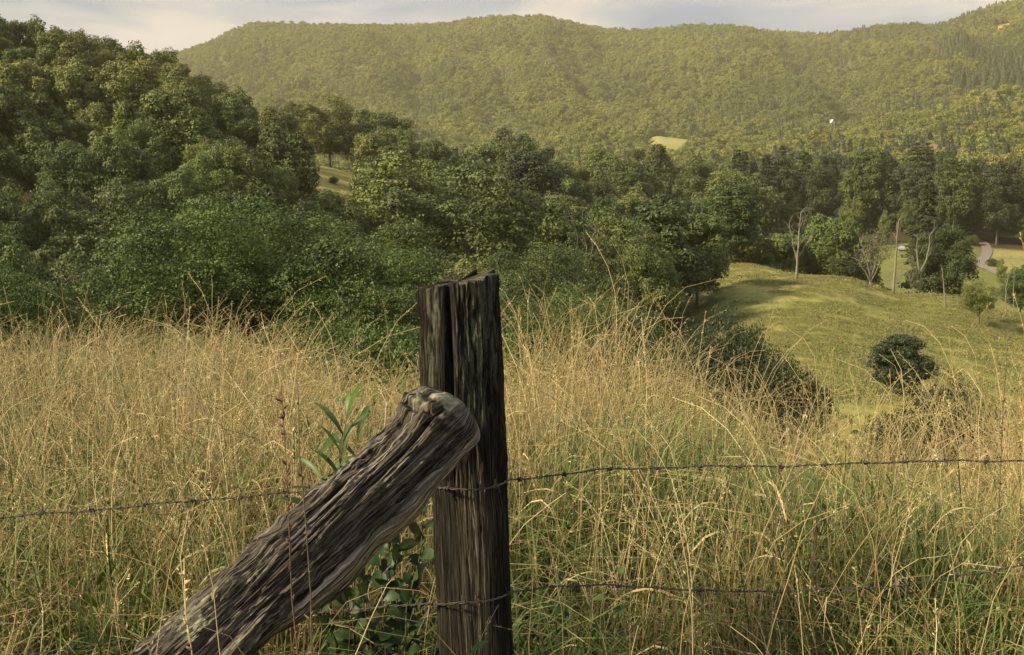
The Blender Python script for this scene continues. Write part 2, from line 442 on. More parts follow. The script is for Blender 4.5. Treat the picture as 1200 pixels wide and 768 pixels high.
# road ribbon, draped just above the ground
M_ROAD = simple('worn_asphalt', (.17, .15, .13), .9, .15, .6)
def ribbon(name, pts, w, m, lift=.05):
    P2 = []
    for a, b2 in zip(pts[:-1], pts[1:]):
        for k in range(8): P2.append(a.lerp(b2, k / 8))
    P2.append(pts[-1])
    for _ in range(6):
        P2 = [P2[0]] + [(P2[i - 1] + P2[i] * 2 + P2[i + 1]) / 4 for i in range(1, len(P2) - 1)] + [P2[-1]]
    rows_ = []
    NW = 7
    for i, q in enumerate(P2):
        d = P2[min(i + 1, len(P2) - 1)] - P2[max(i - 1, 0)]; d.z = 0; d.normalize(); nn = Vector((d.y, -d.x, 0))
        rows_.append([q + nn * w * (k / (NW - 1) - .5) for k in range(NW)])
    A_ = np.array([[tuple(x) for x in r_] for r_ in rows_]); zz = height(A_[..., 0], A_[..., 1]); A_[..., 2] = zz.max(axis=1, keepdims=True) * .35 + zz * .65 + lift
    n = len(rows_)
    i0 = (np.arange(n - 1)[:, None] * NW + np.arange(NW - 1)[None]).ravel()
    return mesh_np(name, A_.reshape(-1, 3), np.stack([i0, i0 + 1, i0 + NW + 1, i0 + NW], 1), m, True)
tag(obj('road', ribbon('road', roads[0], 3.0, M_ROAD, .14)), kind='structure')
tag(obj('driveway', ribbon('driveway', roads[1], 2.6, M_ROAD, .17)), kind='structure')

# ------------------------------------------------------------------ scattering of stuff nobody could count
def make_scatter_group():
    g = bpy.data.node_groups.new('scatter', 'GeometryNodeTree')
    g.interface.new_socket('Geometry', in_out='INPUT', socket_type='NodeSocketGeometry')
    g.interface.new_socket('Plants', in_out='INPUT', socket_type='NodeSocketCollection')
    g.interface.new_socket('Geometry', in_out='OUTPUT', socket_type='NodeSocketGeometry')
    n = g.nodes.new; gi = n('NodeGroupInput'); go = n('NodeGroupOutput')
    m2p = n('GeometryNodeMeshToPoints'); ci = n('GeometryNodeCollectionInfo'); ci.inputs['Separate Children'].default_value = True; ci.inputs['Reset Children'].default_value = True
    iop = n('GeometryNodeInstanceOnPoints'); iop.inputs['Pick Instance'].default_value = True
    def na(name, ty):
        a = n('GeometryNodeInputNamedAttribute'); a.data_type = ty; a.inputs['Name'].default_value = name; return a.outputs['Attribute']
    l = g.links.new
    l(gi.outputs[0], m2p.inputs[0]); l(m2p.outputs[0], iop.inputs['Points']); l(gi.outputs[1], ci.inputs['Collection']); l(ci.outputs[0], iop.inputs['Instance'])
    l(na('pick', 'INT'), iop.inputs['Instance Index']); l(na('turn', 'FLOAT_VECTOR'), iop.inputs['Rotation']); l(na('grow', 'FLOAT_VECTOR'), iop.inputs['Scale'])
    l(iop.outputs[0], go.inputs[0])
    return g
SG = make_scatter_group()
def proto_collection(name, meshes):
    c_ = bpy.data.collections.new(name)
    for i, m in enumerate(meshes):
        o = bpy.data.objects.new('%s.%03d' % (name, i), m); c_.objects.link(o)
    return c_
def scatter(name, coll, pts, pick, turn, grow, kind='stuff'):
    me = bpy.data.meshes.new(name); me.vertices.add(len(pts)); me.vertices.foreach_set('co', np.asarray(pts, np.float32).ravel()); me.update()
    a = me.attributes.new('pick', 'INT', 'POINT'); a.data.foreach_set('value', np.asarray(pick, np.int32))
    attr(me, 'turn', turn, 'FLOAT_VECTOR'); attr(me, 'grow', grow, 'FLOAT_VECTOR')
    o = obj(name, me); md = o.modifiers.new('scatter', 'NODES'); md.node_group = SG
    for it in SG.interface.items_tree:
        if it.item_type == 'SOCKET' and it.socket_type == 'NodeSocketCollection': md[it.identifier] = coll
    o['kind'] = kind
    return o

# ------------------------------------------------------------------ trees
def leaf_quads(rng, C, Nn, size, aspect=.6, jitter=.42):
    """rhombic leaf faces at C with normals near Nn"""
    n = len(C)
    Nn = Nn + rng.normal(0, jitter, (n, 3)); Nn /= np.linalg.norm(Nn, axis=1, keepdims=True) + 1e-9
    a = rng.normal(0, 1, (n, 3)); a -= (a * Nn).sum(1, keepdims=True) * Nn; a /= np.linalg.norm(a, axis=1, keepdims=True) + 1e-9
    b = np.cross(Nn, a)
    sz = size * rng.uniform(.6, 1.35, (n, 1))
    V = np.stack([C - a * sz * .5, C + b * sz * aspect * .5 + a * sz * .05, C + a * sz * .55, C - b * sz * aspect * .5 + a * sz * .05], 1)
    return V.reshape(-1, 3), np.arange(n * 4).reshape(-1, 4)

def crown_arrays(seed, H, R, base, lobes, per, leaf, flat=.75, shape='round', lobe_r=(.2, .34)):
    rng = np.random.default_rng(seed)
    Cs, Ns, centers = [], [], []
    hc = (H + base) / 2; hh = (H - base) / 2
    for k in range(lobes):
        d = rng.normal(0, 1, 3); d /= np.linalg.norm(d)
        d[2] = d[2] * .9 + .12
        q = rng.uniform(.55, .98) if k > lobes * .15 else rng.uniform(.0, .4)
        c_ = np.array([d[0] * R * q, d[1] * R * q, hc + d[2] * hh * q])
        zt = (c_[2] - base) / (H - base)
        if shape == 'oval': c_[:2] *= (.55 + .45 * math.sin(math.pi * min(1, max(0, zt)) ** .8))
        if shape == 'upright': c_[:2] *= .62 + .3 * (1 - zt)
        if shape == 'spread': c_[:2] *= .7 + .5 * zt
        lr = R * rng.uniform(*lobe_r)
        centers.append((c_, lr))
        dirs = rng.normal(0, 1, (per, 3)); dirs[:, 2] = dirs[:, 2] * .9 + .35
        dirs /= np.linalg.norm(dirs, axis=1, keepdims=True)
        # clumpy, broken surface on each bough
        w = 1 + .30 * np.sin(dirs[:, 0] * 5 + k) * np.cos(dirs[:, 1] * 4 + k * 2) + .16 * np.sin(dirs[:, 2] * 9 + k * 3)
        rad = lr * w * (rng.uniform(.55, 1.10, per) ** .5)
        pts = c_ + dirs * rad[:, None] * np.array([1.1, 1.1, flat])
        Cs.append(pts); Ns.append(dirs * .9 + np.array([0, 0, .35]))
    C_ = np.concatenate(Cs); N_ = np.concatenate(Ns)
    V, Fq = leaf_quads(rng, C_, N_, leaf, .5 if leaf < .2 else .6, .8 if leaf < .2 else .48)
    return V, Fq, centers

def limb_path(a, b, bend, rng, n=5):
    a = Vector(a); b = Vector(b); off = Vector(rng.normal(0, bend, 3)) * (b - a).length
    return [a.lerp(b, t_) + off * math.sin(t_ * math.pi) * .5 for t_ in np.linspace(0, 1, n)]

def trunk_mesh(name, seed, H, base, rad, centers, m, limbs=9, forked=False):
    rng = np.random.default_rng(seed + 99); mb = MB()
    top = base + (H - base) * .7
    tr = [Vector((rng.normal(0, .012) * H * t_, rng.normal(0, .012) * H * t_, top * t_ - (1.0 if t_ == 0 else 0))) for t_ in np.linspace(0, 1, 7)]
    mb.tube(tr, [rad * (1.35 if i == 0 else 1 - .75 * i / 6) for i in range(7)], 8)
    sel = [centers[i] for i in rng.permutation(len(centers))[:limbs]]
    for c_, lr in sel:
        t_ = min(.95, max(.25, (c_[2] - rng.uniform(.1, .3) * H) / top)); k = t_ * 6; i = int(k); q = tr[i].lerp(tr[min(6, i + 1)], k - i)
        mb.tube(limb_path(q, Vector(c_).lerp(q, .25), .08, rng), list(np.linspace(rad * .32, rad * .06, 5)), 5)
    return mb.mesh(name, m, True)

TREE = {}
def make_kind(key, seed, H, R, base, lobes, per, leaf, shape, tr, flat=.75, bark=BARK, lobe_r=(.2, .34), limbs=9):
    V, Fq, cs = crown_arrays(seed, H, R, base, lobes, per, leaf, flat, shape, lobe_r)
    cm = mesh_np('crown', V, Fq, M_MID)
    tm = trunk_mesh('trunk', seed, H, base, tr, cs, bark, limbs)
    TREE[key] = (cm, tm, H)
for i, (H, R, b, sh) in enumerate([(15, 5.2, 2.5, 'round'), (15, 4.6, 2.2, 'oval'), (15, 5.8, 3, 'spread'), (15, 4.0, 1.8, 'upright'), (15, 5.0, 1.6, 'round'), (15, 5.5, 3.5, 'oval')]):
    make_kind('b%d' % i, 10 + i, H, R, b, 52, 640, .36, sh, .24, .95, lobe_r=(.19, .33))
for i in range(3):      # finer ones for the middle distance
    make_kind('m%d' % i, 40 + i, 15, 5.4, 1.6, 74, 950, .23, ('round', 'oval', 'spread')[i], .26, .9, lobe_r=(.17, .29))
for i in range(3):      # the nearest broadleaves, small layered sprays
    make_kind('n%d' % i, 60 + i, 14, 5.6, .8, 120, 1300, .12, ('round', 'spread', 'round')[i], .24, .8, lobe_r=(.12, .23), limbs=12)
make_kind('loose', 71, 16, 4.2, 2.2, 70, 210, .26, 'upright', .16, .7, PALE_BARK, (.14, .26), 30)
make_kind('dense', 72, 13, 4.0, .8, 90, 520, .28, 'oval', .2, .8, lobe_r=(.22, .32))
make_kind('small', 73, 5, 2.2, 1.1, 60, 420, .11, 'spread', .1, .7, lobe_r=(.18, .32))
make_kind('shrub', 74, 3, 2.0, .0, 90, 760, .062, 'round', .06, .8, lobe_r=(.2, .34))
make_kind('twotone', 75, 15, 4.6, 5.0, 50, 330, .36, 'oval', .18, .8, PALE_BARK, (.2, .34), 10)

def pine_mesh(seed, H=30, R=4.6, base=5, leaf=.7):
    rng = np.random.default_rng(seed); Cs, Ns = [], []; mb = MB()
    mb.tube([(0, 0, -1), (0, 0, H * .5), (0, 0, H)], [.42, .28, .04], 7)
    z = base
    while z < H - .3:
        f = (z - base) / (H - base); Rz = R * (1 - f) ** .62 * rng.uniform(.7, 1.15) + .35
        nb = rng.integers(5, 8); ph = rng.uniform(0, 6.28)
        for k in range(nb):
            an = ph + k * 2 * math.pi / nb + rng.normal(0, .2); L = Rz * rng.uniform(.65, 1.15); rise = rng.uniform(-.08, .22)
            n = int(30 + 46 * L / R)
            t_ = rng.uniform(.12, 1, n) ** .7; w = rng.normal(0, .16, n) * L * (1 - t_ * .4)
            x = np.cos(an) * t_ * L - np.sin(an) * w; y = np.sin(an) * t_ * L + np.cos(an) * w
            zz = z + t_ * L * rise - (t_ ** 2) * L * .12 + rng.normal(0, .16, n)
            Cs.append(np.stack([x, y, zz], 1)); Ns.append(np.tile([[math.cos(an) * .35, math.sin(an) * .35, 1.0]], (n, 1)))
            mb.tube([(0, 0, z), (math.cos(an) * L * .9, math.sin(an) * L * .9, z + L * rise * .9 - L * .1)], [.07, .02], 4, False)
        z += rng.uniform(.75, 1.25)
    V, Fq = leaf_quads(rng, np.concatenate(Cs), np.concatenate(Ns), leaf, .5, .45)
    return mesh_np('crown', V, Fq, M_PINE), mb.mesh('trunk', BARK, True)
for i in range(4):
    cm, tm = pine_mesh(80 + i, R=(4.4, 5.4, 4.8, 6.0)[i], base=(3, 6, 8, 4)[i]); TREE['p%d' % i] = (cm, tm, 30)
cm, tm = pine_mesh(90, 12, 2.6, 1.0, .42); TREE['psmall'] = (cm, tm, 12)

TREE_COUNT = 0
def plant(key, loc, h, label, m=None, group=None, cat='tree', name='leafy_tree', rz=None, wide=1.0, sink=.15):
    """one tree: an Empty at its foot, with a crown and a trunk that share the mesh of their kind"""
    global TREE_COUNT
    TREE_COUNT += 1
    cm, tm, H = TREE[key]; s_ = h / H
    r = empty(name, (loc[0], loc[1], loc[2] - sink), rz if rz is not None else (TREE_COUNT * 2.399) % 6.283, (s_ * wide, s_ * wide, s_))
    tag(r, label, cat, group)
    c_ = obj('crown', cm, r)
    if m is not None:
        c_.material_slots[0].link = 'OBJECT'; c_.material_slots[0].material = m
    obj('trunk', tm, r)
    return r
def plant_px(key, u, r, vtop, label, m=None, wide=1.0, hmin=None, **k):
    """tree at distance r in the column u whose tip reaches the row vtop"""
    q = onground(u, r); top = EYE + s_of(u, vtop) * r
    return plant(key, q, max(hmin or 1.0, top - q.z), label, m, wide=wide, **k)

TONES = {'deep': ('deep green', M_DEEP), 'mid': ('fresh green', M_MID), 'olive': ('olive', M_OLIVE), 'yel': ('yellow-green', M_YELLOW), 'pine': ('blackish green', M_PINE)}
ORD = ['', 'first', 'second', 'third', 'fourth', 'fifth', 'sixth', 'seventh', 'eighth', 'ninth', 'tenth', 'eleventh', 'twelfth', 'thirteenth', 'fourteenth', 'fifteenth', 'sixteenth', 'seventeenth', 'eighteenth', 'nineteenth', 'twentieth'] + ['%dth' % i for i in range(21, 60)]
SHAPES = ['round', 'oval', 'spreading', 'narrow', 'broad', 'domed']
rng = np.random.default_rng(7)
extra = []           # trees past the three hundred largest go to the mass behind
def too_close(x, y, lst, d):
    return any((x - a) ** 2 + (y - b) ** 2 < d * d for a, b in lst)
special_xy = []
# --- individual trees with a look of their own
def sp(key, u, r, vtop, label, m, **k):
    o = plant_px(key, u, r, vtop, label, m, **k); special_xy.append((o.location.x, o.location.y)); return o
G_NEAR = 'leafy trees just below the grassy crest'
sp('n0', 262, 47, 232, 'bright leafy tree whose wide crown fills the gap behind the brace log', M_NEAR, wide=1.15, group=G_NEAR)
sp('n1', 365, 52, 226, 'tallest bright leafy tree below the crest, crown peaking under the small meadow', M_NEAR, wide=1.3, group=G_NEAR)
sp('n2', 455, 45, 292, 'bushy light green tree close behind the fence post top', M_NEAR, wide=1.1, group=G_NEAR)
sp('n2', 560, 62, 330, 'low dark green tree directly behind the top of the fence post', M_DEEP, wide=1.2, group=G_NEAR)
sp('n1', -12, 44, 292, 'light green tree cut by the picture edge above the tan grass', M_NEAR, group=G_NEAR, wide=.75)
sp('n0', 160, 64, 300, 'dim leafy tree between the golden grass and the wooded slope', M_DEEP, group=G_NEAR, wide=1.1)
sp('n2', 690, 66, 335, 'dark rounded tree behind the tan grass clump beside the post', M_DEEP, group=G_NEAR, wide=1.2)
sp('n0', 640, 84, 290, 'mid green tree filling the wood just above the fence post', M_DEEP, group=G_NEAR, wide=1.2)
sp('m2', 389, 299, 117, 'lone brownish oak with visible trunk above the small hillside meadow', M_OLIVE, wide=1.15)
sp('m0', 455, 300, 137, 'dark domed tree on the skyline beside the lone brownish oak', M_DEEP, wide=1.1)
sp('b4', 432, 284, 160, 'shadowy tree on the upper edge of the small hillside meadow', M_DEEP)
sp('loose', 470, 150, 166, 'thin-leaved pale tree with light trunks in front of the dark wood', M_OLIVE, wide=1.35)
sp('loose', 437, 158, 186, 'slender pale green tree with sparse leaves under the lone oak', M_OLIVE, wide=1.1)
sp('loose', 500, 170, 178, 'sparse light green tree leaning out over the dark wood', M_MID, wide=1.2)
sp('dense', 615, 232, 175, 'dense dark egg-shaped tree rising above the middle of the wood', M_PINE, wide=1.1)
sp('dense', 562, 240, 179, 'dense dark pointed tree next to the egg-shaped one', M_PINE, wide=.9)
sp('dense', 857, 172, 214, 'large domed tree at the far corner of the pasture', M_DEEP, wide=1.15)
sp('dense', 818, 146, 248, 'rounded green tree standing at the near edge of the pasture', M_MID, wide=1.1)
sp('dense', 775, 138, 236, 'broad dark tree next to the rounded one at the pasture edge', M_DEEP, wide=1.1)
sp('m0', 715, 128, 250, 'big leafy tree filling the wood beyond the fence post', M_MID)
sp('m1', 640, 140, 232, 'fresh green tree low in the wood beyond the fence post', M_MID)
sp('m2', 545, 120, 205, 'broad deep green tree right above the fence post top', M_DEEP, wide=1.15)
sp('small', 1152, 146, 330, 'small flat-topped thorn tree alone on the dry side of the pasture', M_OLIVE, wide=1.0)
sp('dense', 1066, 84, 386, 'small dark round tree standing in the lower pasture', M_PINE, wide=1.5, sink=.35)
sp('m1', 350, 305, 119, 'olive tree on the skyline just left of the lone brownish oak', M_OLIVE)
sp('m0', 1104, 184, 266, 'leafy green tree beside the driveway just over the pasture ridge', M_DEEP)
sp('m1', 1200, 168, 310, 'dark tree cut by the picture edge beside the dry pasture ridge', M_DEEP)
sp('twotone', 968, 205, 246, 'green tree with two pale lower trunks behind the pasture ridge', M_MID, wide=.75)
sp('twotone', 988, 200, 252, 'twin green tree with pale crooked trunk behind the pasture ridge', M_MID, wide=.8)
sp('dense', 952, 212, 288, 'rounded low tree behind the tallest bare tree', M_DEEP)
sp('dense', 920, 208, 272, 'domed low green tree just beyond the pasture corner', M_MID, wide=1.2)
sp('dense', 893, 203, 280, 'dark low tree filling the pasture corner under the domed tree', M_DEEP, wide=1.1)
sp('dense', 984, 195, 302, 'low bushy tree behind the forked bare trees', M_DEEP)
sp('dense', 1016, 208, 306, 'low dark bush-like tree left of the ivy-clad broken tree', M_MID)
sp('p3', 1083, 214, 205, 'dark tall pine with bare forked limbs at its foot', M_PINE, wide=.85, cat='pine tree', name='pine_tree')
sp('shrub', 393, 246, 207, 'small dark bush inside the small hillside meadow', M_DEEP, cat='bush', name='round_bush')

def spb(key, u, vbase, vtop, label, m, r0=195, r1=470, **k):
    q = ground_hit(u, vbase, r0, r1); r_ = r_of(q); h = EYE + s_of(u, vtop) * r_ - q.z
    o = plant(key, q, max(.8, h), label, m, **k); special_xy.append((q.x, q.y)); return o
GV = 'trees on the valley lawn'
spb('b3', 1036, 292, 246, 'small pale green tree standing on the valley lawn', M_MID, wide=.7, group=GV)
spb('b4', 996, 290, 232, 'fresh green tree hiding the white house', M_MID, wide=.7, group=GV)
spb('b1', 1006, 268, 224, 'grey-green tree beside the white house', M_DEEP, wide=.8, group=GV)
spb('b4', 950, 300, 254, 'dark green tree below the white house', M_DEEP, group=GV)
spb('b4', 1078, 318, 262, 'shaded tree near the parked pale car', M_DEEP, group=GV, wide=.7)
spb('b1', 915, 320, 262, 'domed green tree low behind the tallest bare tree', M_MID, group=GV)
spb('shrub', 1139, 288, 276, 'dark round bush beside the bend of the valley road', M_DEEP, cat='bush', name='round_bush')
spb('shrub', 1163, 313, 303, 'dark bush at the fork of the valley road', M_DEEP, cat='bush', name='round_bush')
spb('loose', 1171, 345, 300, 'thin half-bare tree in front of the driveway fork', M_OLIVE, wide=.7)
for u_, r_, v_, w_ in ((960, 478, 181, 'one side of'), (976, 484, 178, 'directly behind'), (993, 478, 182, 'the road side of')):
    sp('dense', u_, r_, v_, 'tall blackish tree standing %s the white house' % w_, M_PINE, wide=.75, group='tall trees around the white house')
# --- woods in rows
cand = []
def wood_row(zone, rowi, r, u0, u1, sp_, hfun, tones, pine=0.0):
    t0, t1 = th_of(u0), th_of(u1); n = int((t1 - t0) * r / sp_) + 1; k = 0
    for i in range(n):
        tt = t0 + (t1 - t0) * (i + .5 + rng.uniform(-.35, .35)) / n; ri = r * (1 + rng.uniform(-.022, .022))
        x, y = ri * math.sin(tt), ri * math.cos(tt)
        if int(in_field(np.array(tt), np.array(ri))) in (1, 2, 3): continue
        if too_close(x, y, special_xy, sp_ * .55): continue
        uc = 600 + 1332 * math.tan(tt)
        if zone in ('pines', 'edge') and 958 < uc < 996: continue
        if 335 < uc < 426 and 100 < ri < 262:
            tip = EYE + s_of(uc, 229 if uc > 348 else 214) * ri
            if tip - hz(x, y) < 4: continue
            cap = tip - hz(x, y)
        else: cap = 99
        k += 1
        h = min(cap, hfun() * rng.uniform(.78, 1.22)); tone = tones[int(rng.integers(len(tones)))]
        cand.append([h / ri, zone, rowi, k, x, y, h, tone, rng.random() < pine])
r = 98; i = 0
while r < 300:
    i += 1
    umax = 340 + (r - 98) * .15 if r < 240 else 350
    warm = ['deep', 'deep', 'mid'] if r < 150 else (['deep', 'mid', 'olive', 'mid'] if r < 185 else ['olive', 'mid', 'olive', 'yel', 'yel'])  # the hill's sunlit top and shaded foot are put into the foliage tones
    wood_row('hill', i, r, -110 if r > 150 else -60, umax, 7.6 + (r - 98) * .010, lambda: 14.5, warm, .10 if r < 160 else .0)
    r *= 1.085
r = 92; i = 0
while r < 400:
    i += 1
    u0 = 345 + (r - 98) * .15 if r < 236 else 425
    wood_row('belt', i, r, u0, 880 if r > 186 else 790, 8.4 + (r - 92) * .013, lambda: 13.5 + max(0, r - 200) * .05, ['deep', 'deep', 'mid', 'deep', 'mid', 'olive'] if r < 260 else ['deep', 'olive', 'mid', 'deep'], .03)
    r *= 1.10
wood_row('edge', 1, 400, 850, 1270, 8.5, lambda: 13, ['deep'], 0)
for i, r in enumerate((408, 422, 438, 458)):
    wood_row('pines', i + 1, r, 850, 1270, 8.0, lambda: 25.5, ['deep'], .35)
# hidden ones are not worth an object: keep a tree when its tip rises above what stands before it in its column
cand.sort(key=lambda c_: math.hypot(c_[4], c_[5]))
horizon = np.full(4000, -9.0)
keep = []
C4 = np.array([[c_[4], c_[5]] for c_ in cand]); Z4 = height(C4[:, 0], C4[:, 1])
for c_, z in zip(cand, Z4):
    r_ = math.hypot(c_[4], c_[5]); u = 600 + 1332 * c_[4] / c_[5]; top = (z + c_[6] - EYE) / r_
    a = int(max(0, min(3999, u + 1000 - 2.0 / r_ * F))); b_ = int(max(0, min(3999, u + 1000 + 2.0 / r_ * F))) + 1
    vis = top - np.mean(horizon[a:b_])
    wide_a = int(max(0, u + 1000 - 4.2 / r_ * F)); wide_b = int(min(3999, u + 1000 + 4.2 / r_ * F)) + 1
    horizon[wide_a:wide_b] = np.maximum(horizon[wide_a:wide_b], top - 2.0 / r_)
    c_.append(z); c_.append(vis * (8 / r_) if (vis > 0 and -40 < u < 1240) else vis * (8 / r_) * .2)
    keep.append(c_)
keep.sort(key=lambda c_: -c_[10])
room = {'leaf': 285 - 44, 'pine': 80}
n_leaf = n_pine = 0
ZP = {'edge': 'before the pines', 'hill': 'up the wooded hill', 'belt': 'of the valley wood', 'pines': 'of the dark pines'}
chosen = []
for c_ in keep:
    if c_[8]:
        if n_pine < 78: chosen.append(c_); n_pine += 1
        else: extra.append(c_)
    else:
        if n_leaf < 240 and c_[10] > 0: chosen.append(c_); n_leaf += 1
        else: extra.append(c_)
# number the chosen ones along their row so that a label points at one of them
chosen.sort(key=lambda c_: (c_[1], c_[2], math.atan2(c_[4], c_[5])))
cnt = {}
rows_in = {}
for c_ in chosen: rows_in.setdefault(c_[1], []).append(c_[2])
rank = {z: {ri: k + 1 for k, ri in enumerate(sorted(set(v)))} for z, v in rows_in.items()}
for j, c_ in enumerate(chosen):
    _, zone, ri, k, x, y, h, tone, pine, z, _v = c_
    kk = cnt[(zone, ri)] = cnt.get((zone, ri), 0) + 1
    rk = rank[zone][ri]; r_ = math.hypot(x, y)
    if pine:
        key = 'p%d' % (j % 4) if zone == 'pines' else 'p%d' % (j % 2)
        hh_ = h * (1 if zone == 'pines' else 1.05)
        lab = 'dark pine, %s from the left in the %s row %s' % (ORD[kk], ORD[rk], ZP[zone])
        plant(key, (x, y, z), hh_, lab, M_PINE, group={'hill': 'pines among the hill wood', 'belt': 'pines among the valley wood', 'pines': 'dark pines beyond the valley lawn'}[zone], cat='pine tree', name='pine_tree', wide=1.2 if zone == 'pines' else 1.35)
    else:
        near = r_ < 165
        ki = int(rng.integers(3)) if near else ((0, 1, 2, 4, 5)[int(rng.integers(5))] if zone != 'pines' else (1, 3, 4)[int(rng.integers(3))])
        key = ('m%d' if near else 'b%d') % ki
        tn, m_ = TONES[tone]
        if zone == 'edge': key = 'dense'; ki = 1
        if zone == 'pines' and j % 3: key = 'dense'; ki = 1
        if zone == 'pines': h *= .98; m_ = (M_DEEP, M_PINE, M_PINE)[j % 3]; tn = ('deep green', 'blackish green', 'blackish green')[j % 3]
        lab = '%s %s tree, %s from the left in the %s row %s' % (tn, (['round', 'oval', 'spreading'] if near else SHAPES)[ki], ORD[kk], ORD[rk], ZP[zone])
        plant(key, (x, y, z), h, lab, m_, group={'edge': 'low trees edging the dark pines', 'hill': 'leafy trees of the wooded hill', 'belt': 'leafy trees of the valley wood', 'pines': 'leafy trees among the dark pines'}[zone], wide=float(rng.uniform(.80, 1.0)))

# --- the mass of far trees on the mountains
def far_mesh(seed, conifer=False):
    rg = np.random.default_rng(seed)
    if conifer:
        n = 700; t_ = rg.uniform(0, 1, n) ** .8; an = rg.uniform(0, 6.283, n); R = 3.2 * (1 - t_) + .3
        C_ = np.stack([np.cos(an) * R * rg.uniform(.6, 1.1, n), np.sin(an) * R * rg.uniform(.6, 1.1, n), 1 + t_ * 13], 1)
        N_ = np.stack([np.cos(an), np.sin(an), np.full(n, .7)], 1)
        V, Fq = leaf_quads(rg, C_, N_, 1.4, .7, .35)
        return mesh_np('far_pine', V, Fq, M_FARP)
    V, Fq, _ = crown_arrays(seed, 13, 5.6, -1, 22, 130, .95, .75, 'round', (.26, .42))
    return mesh_np('far_tree', V, Fq, M_FAR)
FARC = proto_collection('far_tree', [far_mesh(200 + i) for i in range(6)] + [far_mesh(210 + i, True) for i in range(3)])
n = 50000
q = rng.uniform(0, 1, n); r_ = np.sqrt(480 ** 2 + q * (2860 ** 2 - 480 ** 2)); tt = rng.uniform(math.radians(-33), math.radians(33), n)
# nearer ones a little denser
x, y = r_ * np.sin(tt), r_ * np.cos(tt)
cl = in_field(tt, r_) > 0
low = (fbm(x / 160, y / 160, 77, 3) > -.9)
ok = ~cl & low
x, y, tt, r_ = x[ok], y[ok], tt[ok], r_[ok]
z = height(x, y)
uu = 600 + 1332 * np.tan(tt)
conif_p = np.clip(.015 + .62 * np.clip((uu - 700) / 400, 0, 1) * (fbm(x / 120, y / 120, 55, 3) > -.02) + .1 * (fbm(x / 90, y / 90, 57, 2) > .25), 0, .6)
conif_p = conif_p + .6 * ((np.abs(uu - 1125 + (r_ - 1900) * .12) < 45) & (r_ > 1600) & (r_ < 2150)) + .45 * ((uu > 870) & (uu < 1100) & (r_ > 1420) & (r_ < 1600)) + .4 * ((np.abs(uu - 800) < 14) & (r_ > 1250) & (r_ < 1750))  # right-hand bands of dark conifers added to imitate shaded gullies
isc = rng.uniform(0, 1, len(x)) < conif_p
pick = np.where(isc, rng.integers(6, 9, len(x)), rng.integers(0, 6, len(x)))
s_ = rng.uniform(.8, 1.5, len(x))
ex = np.array([[c_[4], c_[5], c_[9], c_[6]] for c_ in extra]) if extra else np.zeros((0, 4))
exm = np.hypot(ex[:, 0], ex[:, 1]) > 0
scatter('forest', FARC, np.stack([x, y, z], 1), pick, np.stack([np.zeros(len(x)), np.zeros(len(x)), rng.uniform(0, 6.28, len(x))], 1), np.stack([s_, s_, s_ * rng.uniform(.85, 1.2, len(x))], 1))
# the remainder of the near woods, same crowns as the individual trees
EXC = proto_collection('wood_tree', [TREE['b%d' % i][0] for i in range(6)])
if len(ex):
    sc_ = ex[:, 3] / 15
    scatter('woods', EXC, ex[:, :3], rng.integers(0, 6, len(ex)), np.stack([np.zeros(len(ex))] * 2 + [rng.uniform(0, 6.28, len(ex))], 1), np.stack([sc_, sc_, sc_], 1))
print('TREES', TREE_COUNT, 'extra', len(extra), 'far', len(x))

# --- bare trees
def bare_tree(name, label, u, r, vtop, stems, seed, rad=.2, group=None, twig=3, leaves=None, m=PALE_BARK):
    """stems: list of (start fraction, lean x in metres, top fraction) along a main height"""
    rg = np.random.default_rng(seed); q = onground(u, r); H = EYE + s_of(u, vtop) * r - q.z
    root = empty(name, (q.x, q.y, q.z - .1)); tag(root, label, 'bare tree', group)
    mb = MB(); tips = []; tw = MB()
    for (f0, x0, xm, x1, f1, rr_) in stems:
        a = Vector((x0, 0, f0 * H - (.6 if f0 == 0 else 0))); b_ = Vector((x1, rg.normal(0, .3), f1 * H)); mid = Vector((xm, rg.normal(0, .25), (f0 * .45 + f1 * .55) * H))
        pts = []
        for t_ in np.linspace(0, 1, 9):
            pts.append((a.lerp(mid, t_)).lerp(mid.lerp(b_, t_), t_) + Vector(rg.normal(0, .008 * H, 3)) * (t_ * (1 - t_) * 3))
        mb.tube(pts, list(np.linspace(rad * rr_, rad * rr_ * .22, 9)), 6)
        for k in range(int(twig * (f1 - f0) * 8)):
            i_ = int(rg.integers(3, 9)); st = pts[i_]; L = H * rg.uniform(.05, .15)
            d = Vector((rg.choice([-1, 1]) * rg.uniform(.3, 1), rg.normal(0, .6), rg.uniform(.3, 1.5))).normalized()
            e1 = st + d * L; e2 = e1 + (d + Vector(rg.normal(0, .5, 3))).normalized() * L * .6
            tw.tube([st, e1, e2], [rad * .22, rad * .12, rad * .04], 4, False)
            tips.append(e2)
    obj('trunk', mb.mesh('trunk', m, True), root); obj('twigs', tw.mesh('twigs', m, True), root)
    if leaves:
        C_ = np.array([tuple(tips[int(rg.integers(len(tips)))]) for _ in range(leaves[0])]) + rg.normal(0, leaves[1], (leaves[0], 3))
        V, Fq = leaf_quads(rg, C_, rg.normal(0, 1, C_.shape), leaves[2]); obj('leaves', mesh_np('leaves', V, Fq, leaves[3]), root)
    return root
GB = 'bare trees along the pasture ridge'
bare_tree('bare_tree', 'tall pale bare tree with three upright limbs standing on the pasture', 934, 158, 248, [(0, 0, .05, .25, 1.0, 1), (.26, .05, -.8, -1.2, .82, .6), (.30, .05, 1.1, 2.0, .68, .55), (.5, .1, .4, .9, .96, .4)], 5, .20, GB, 2.2)
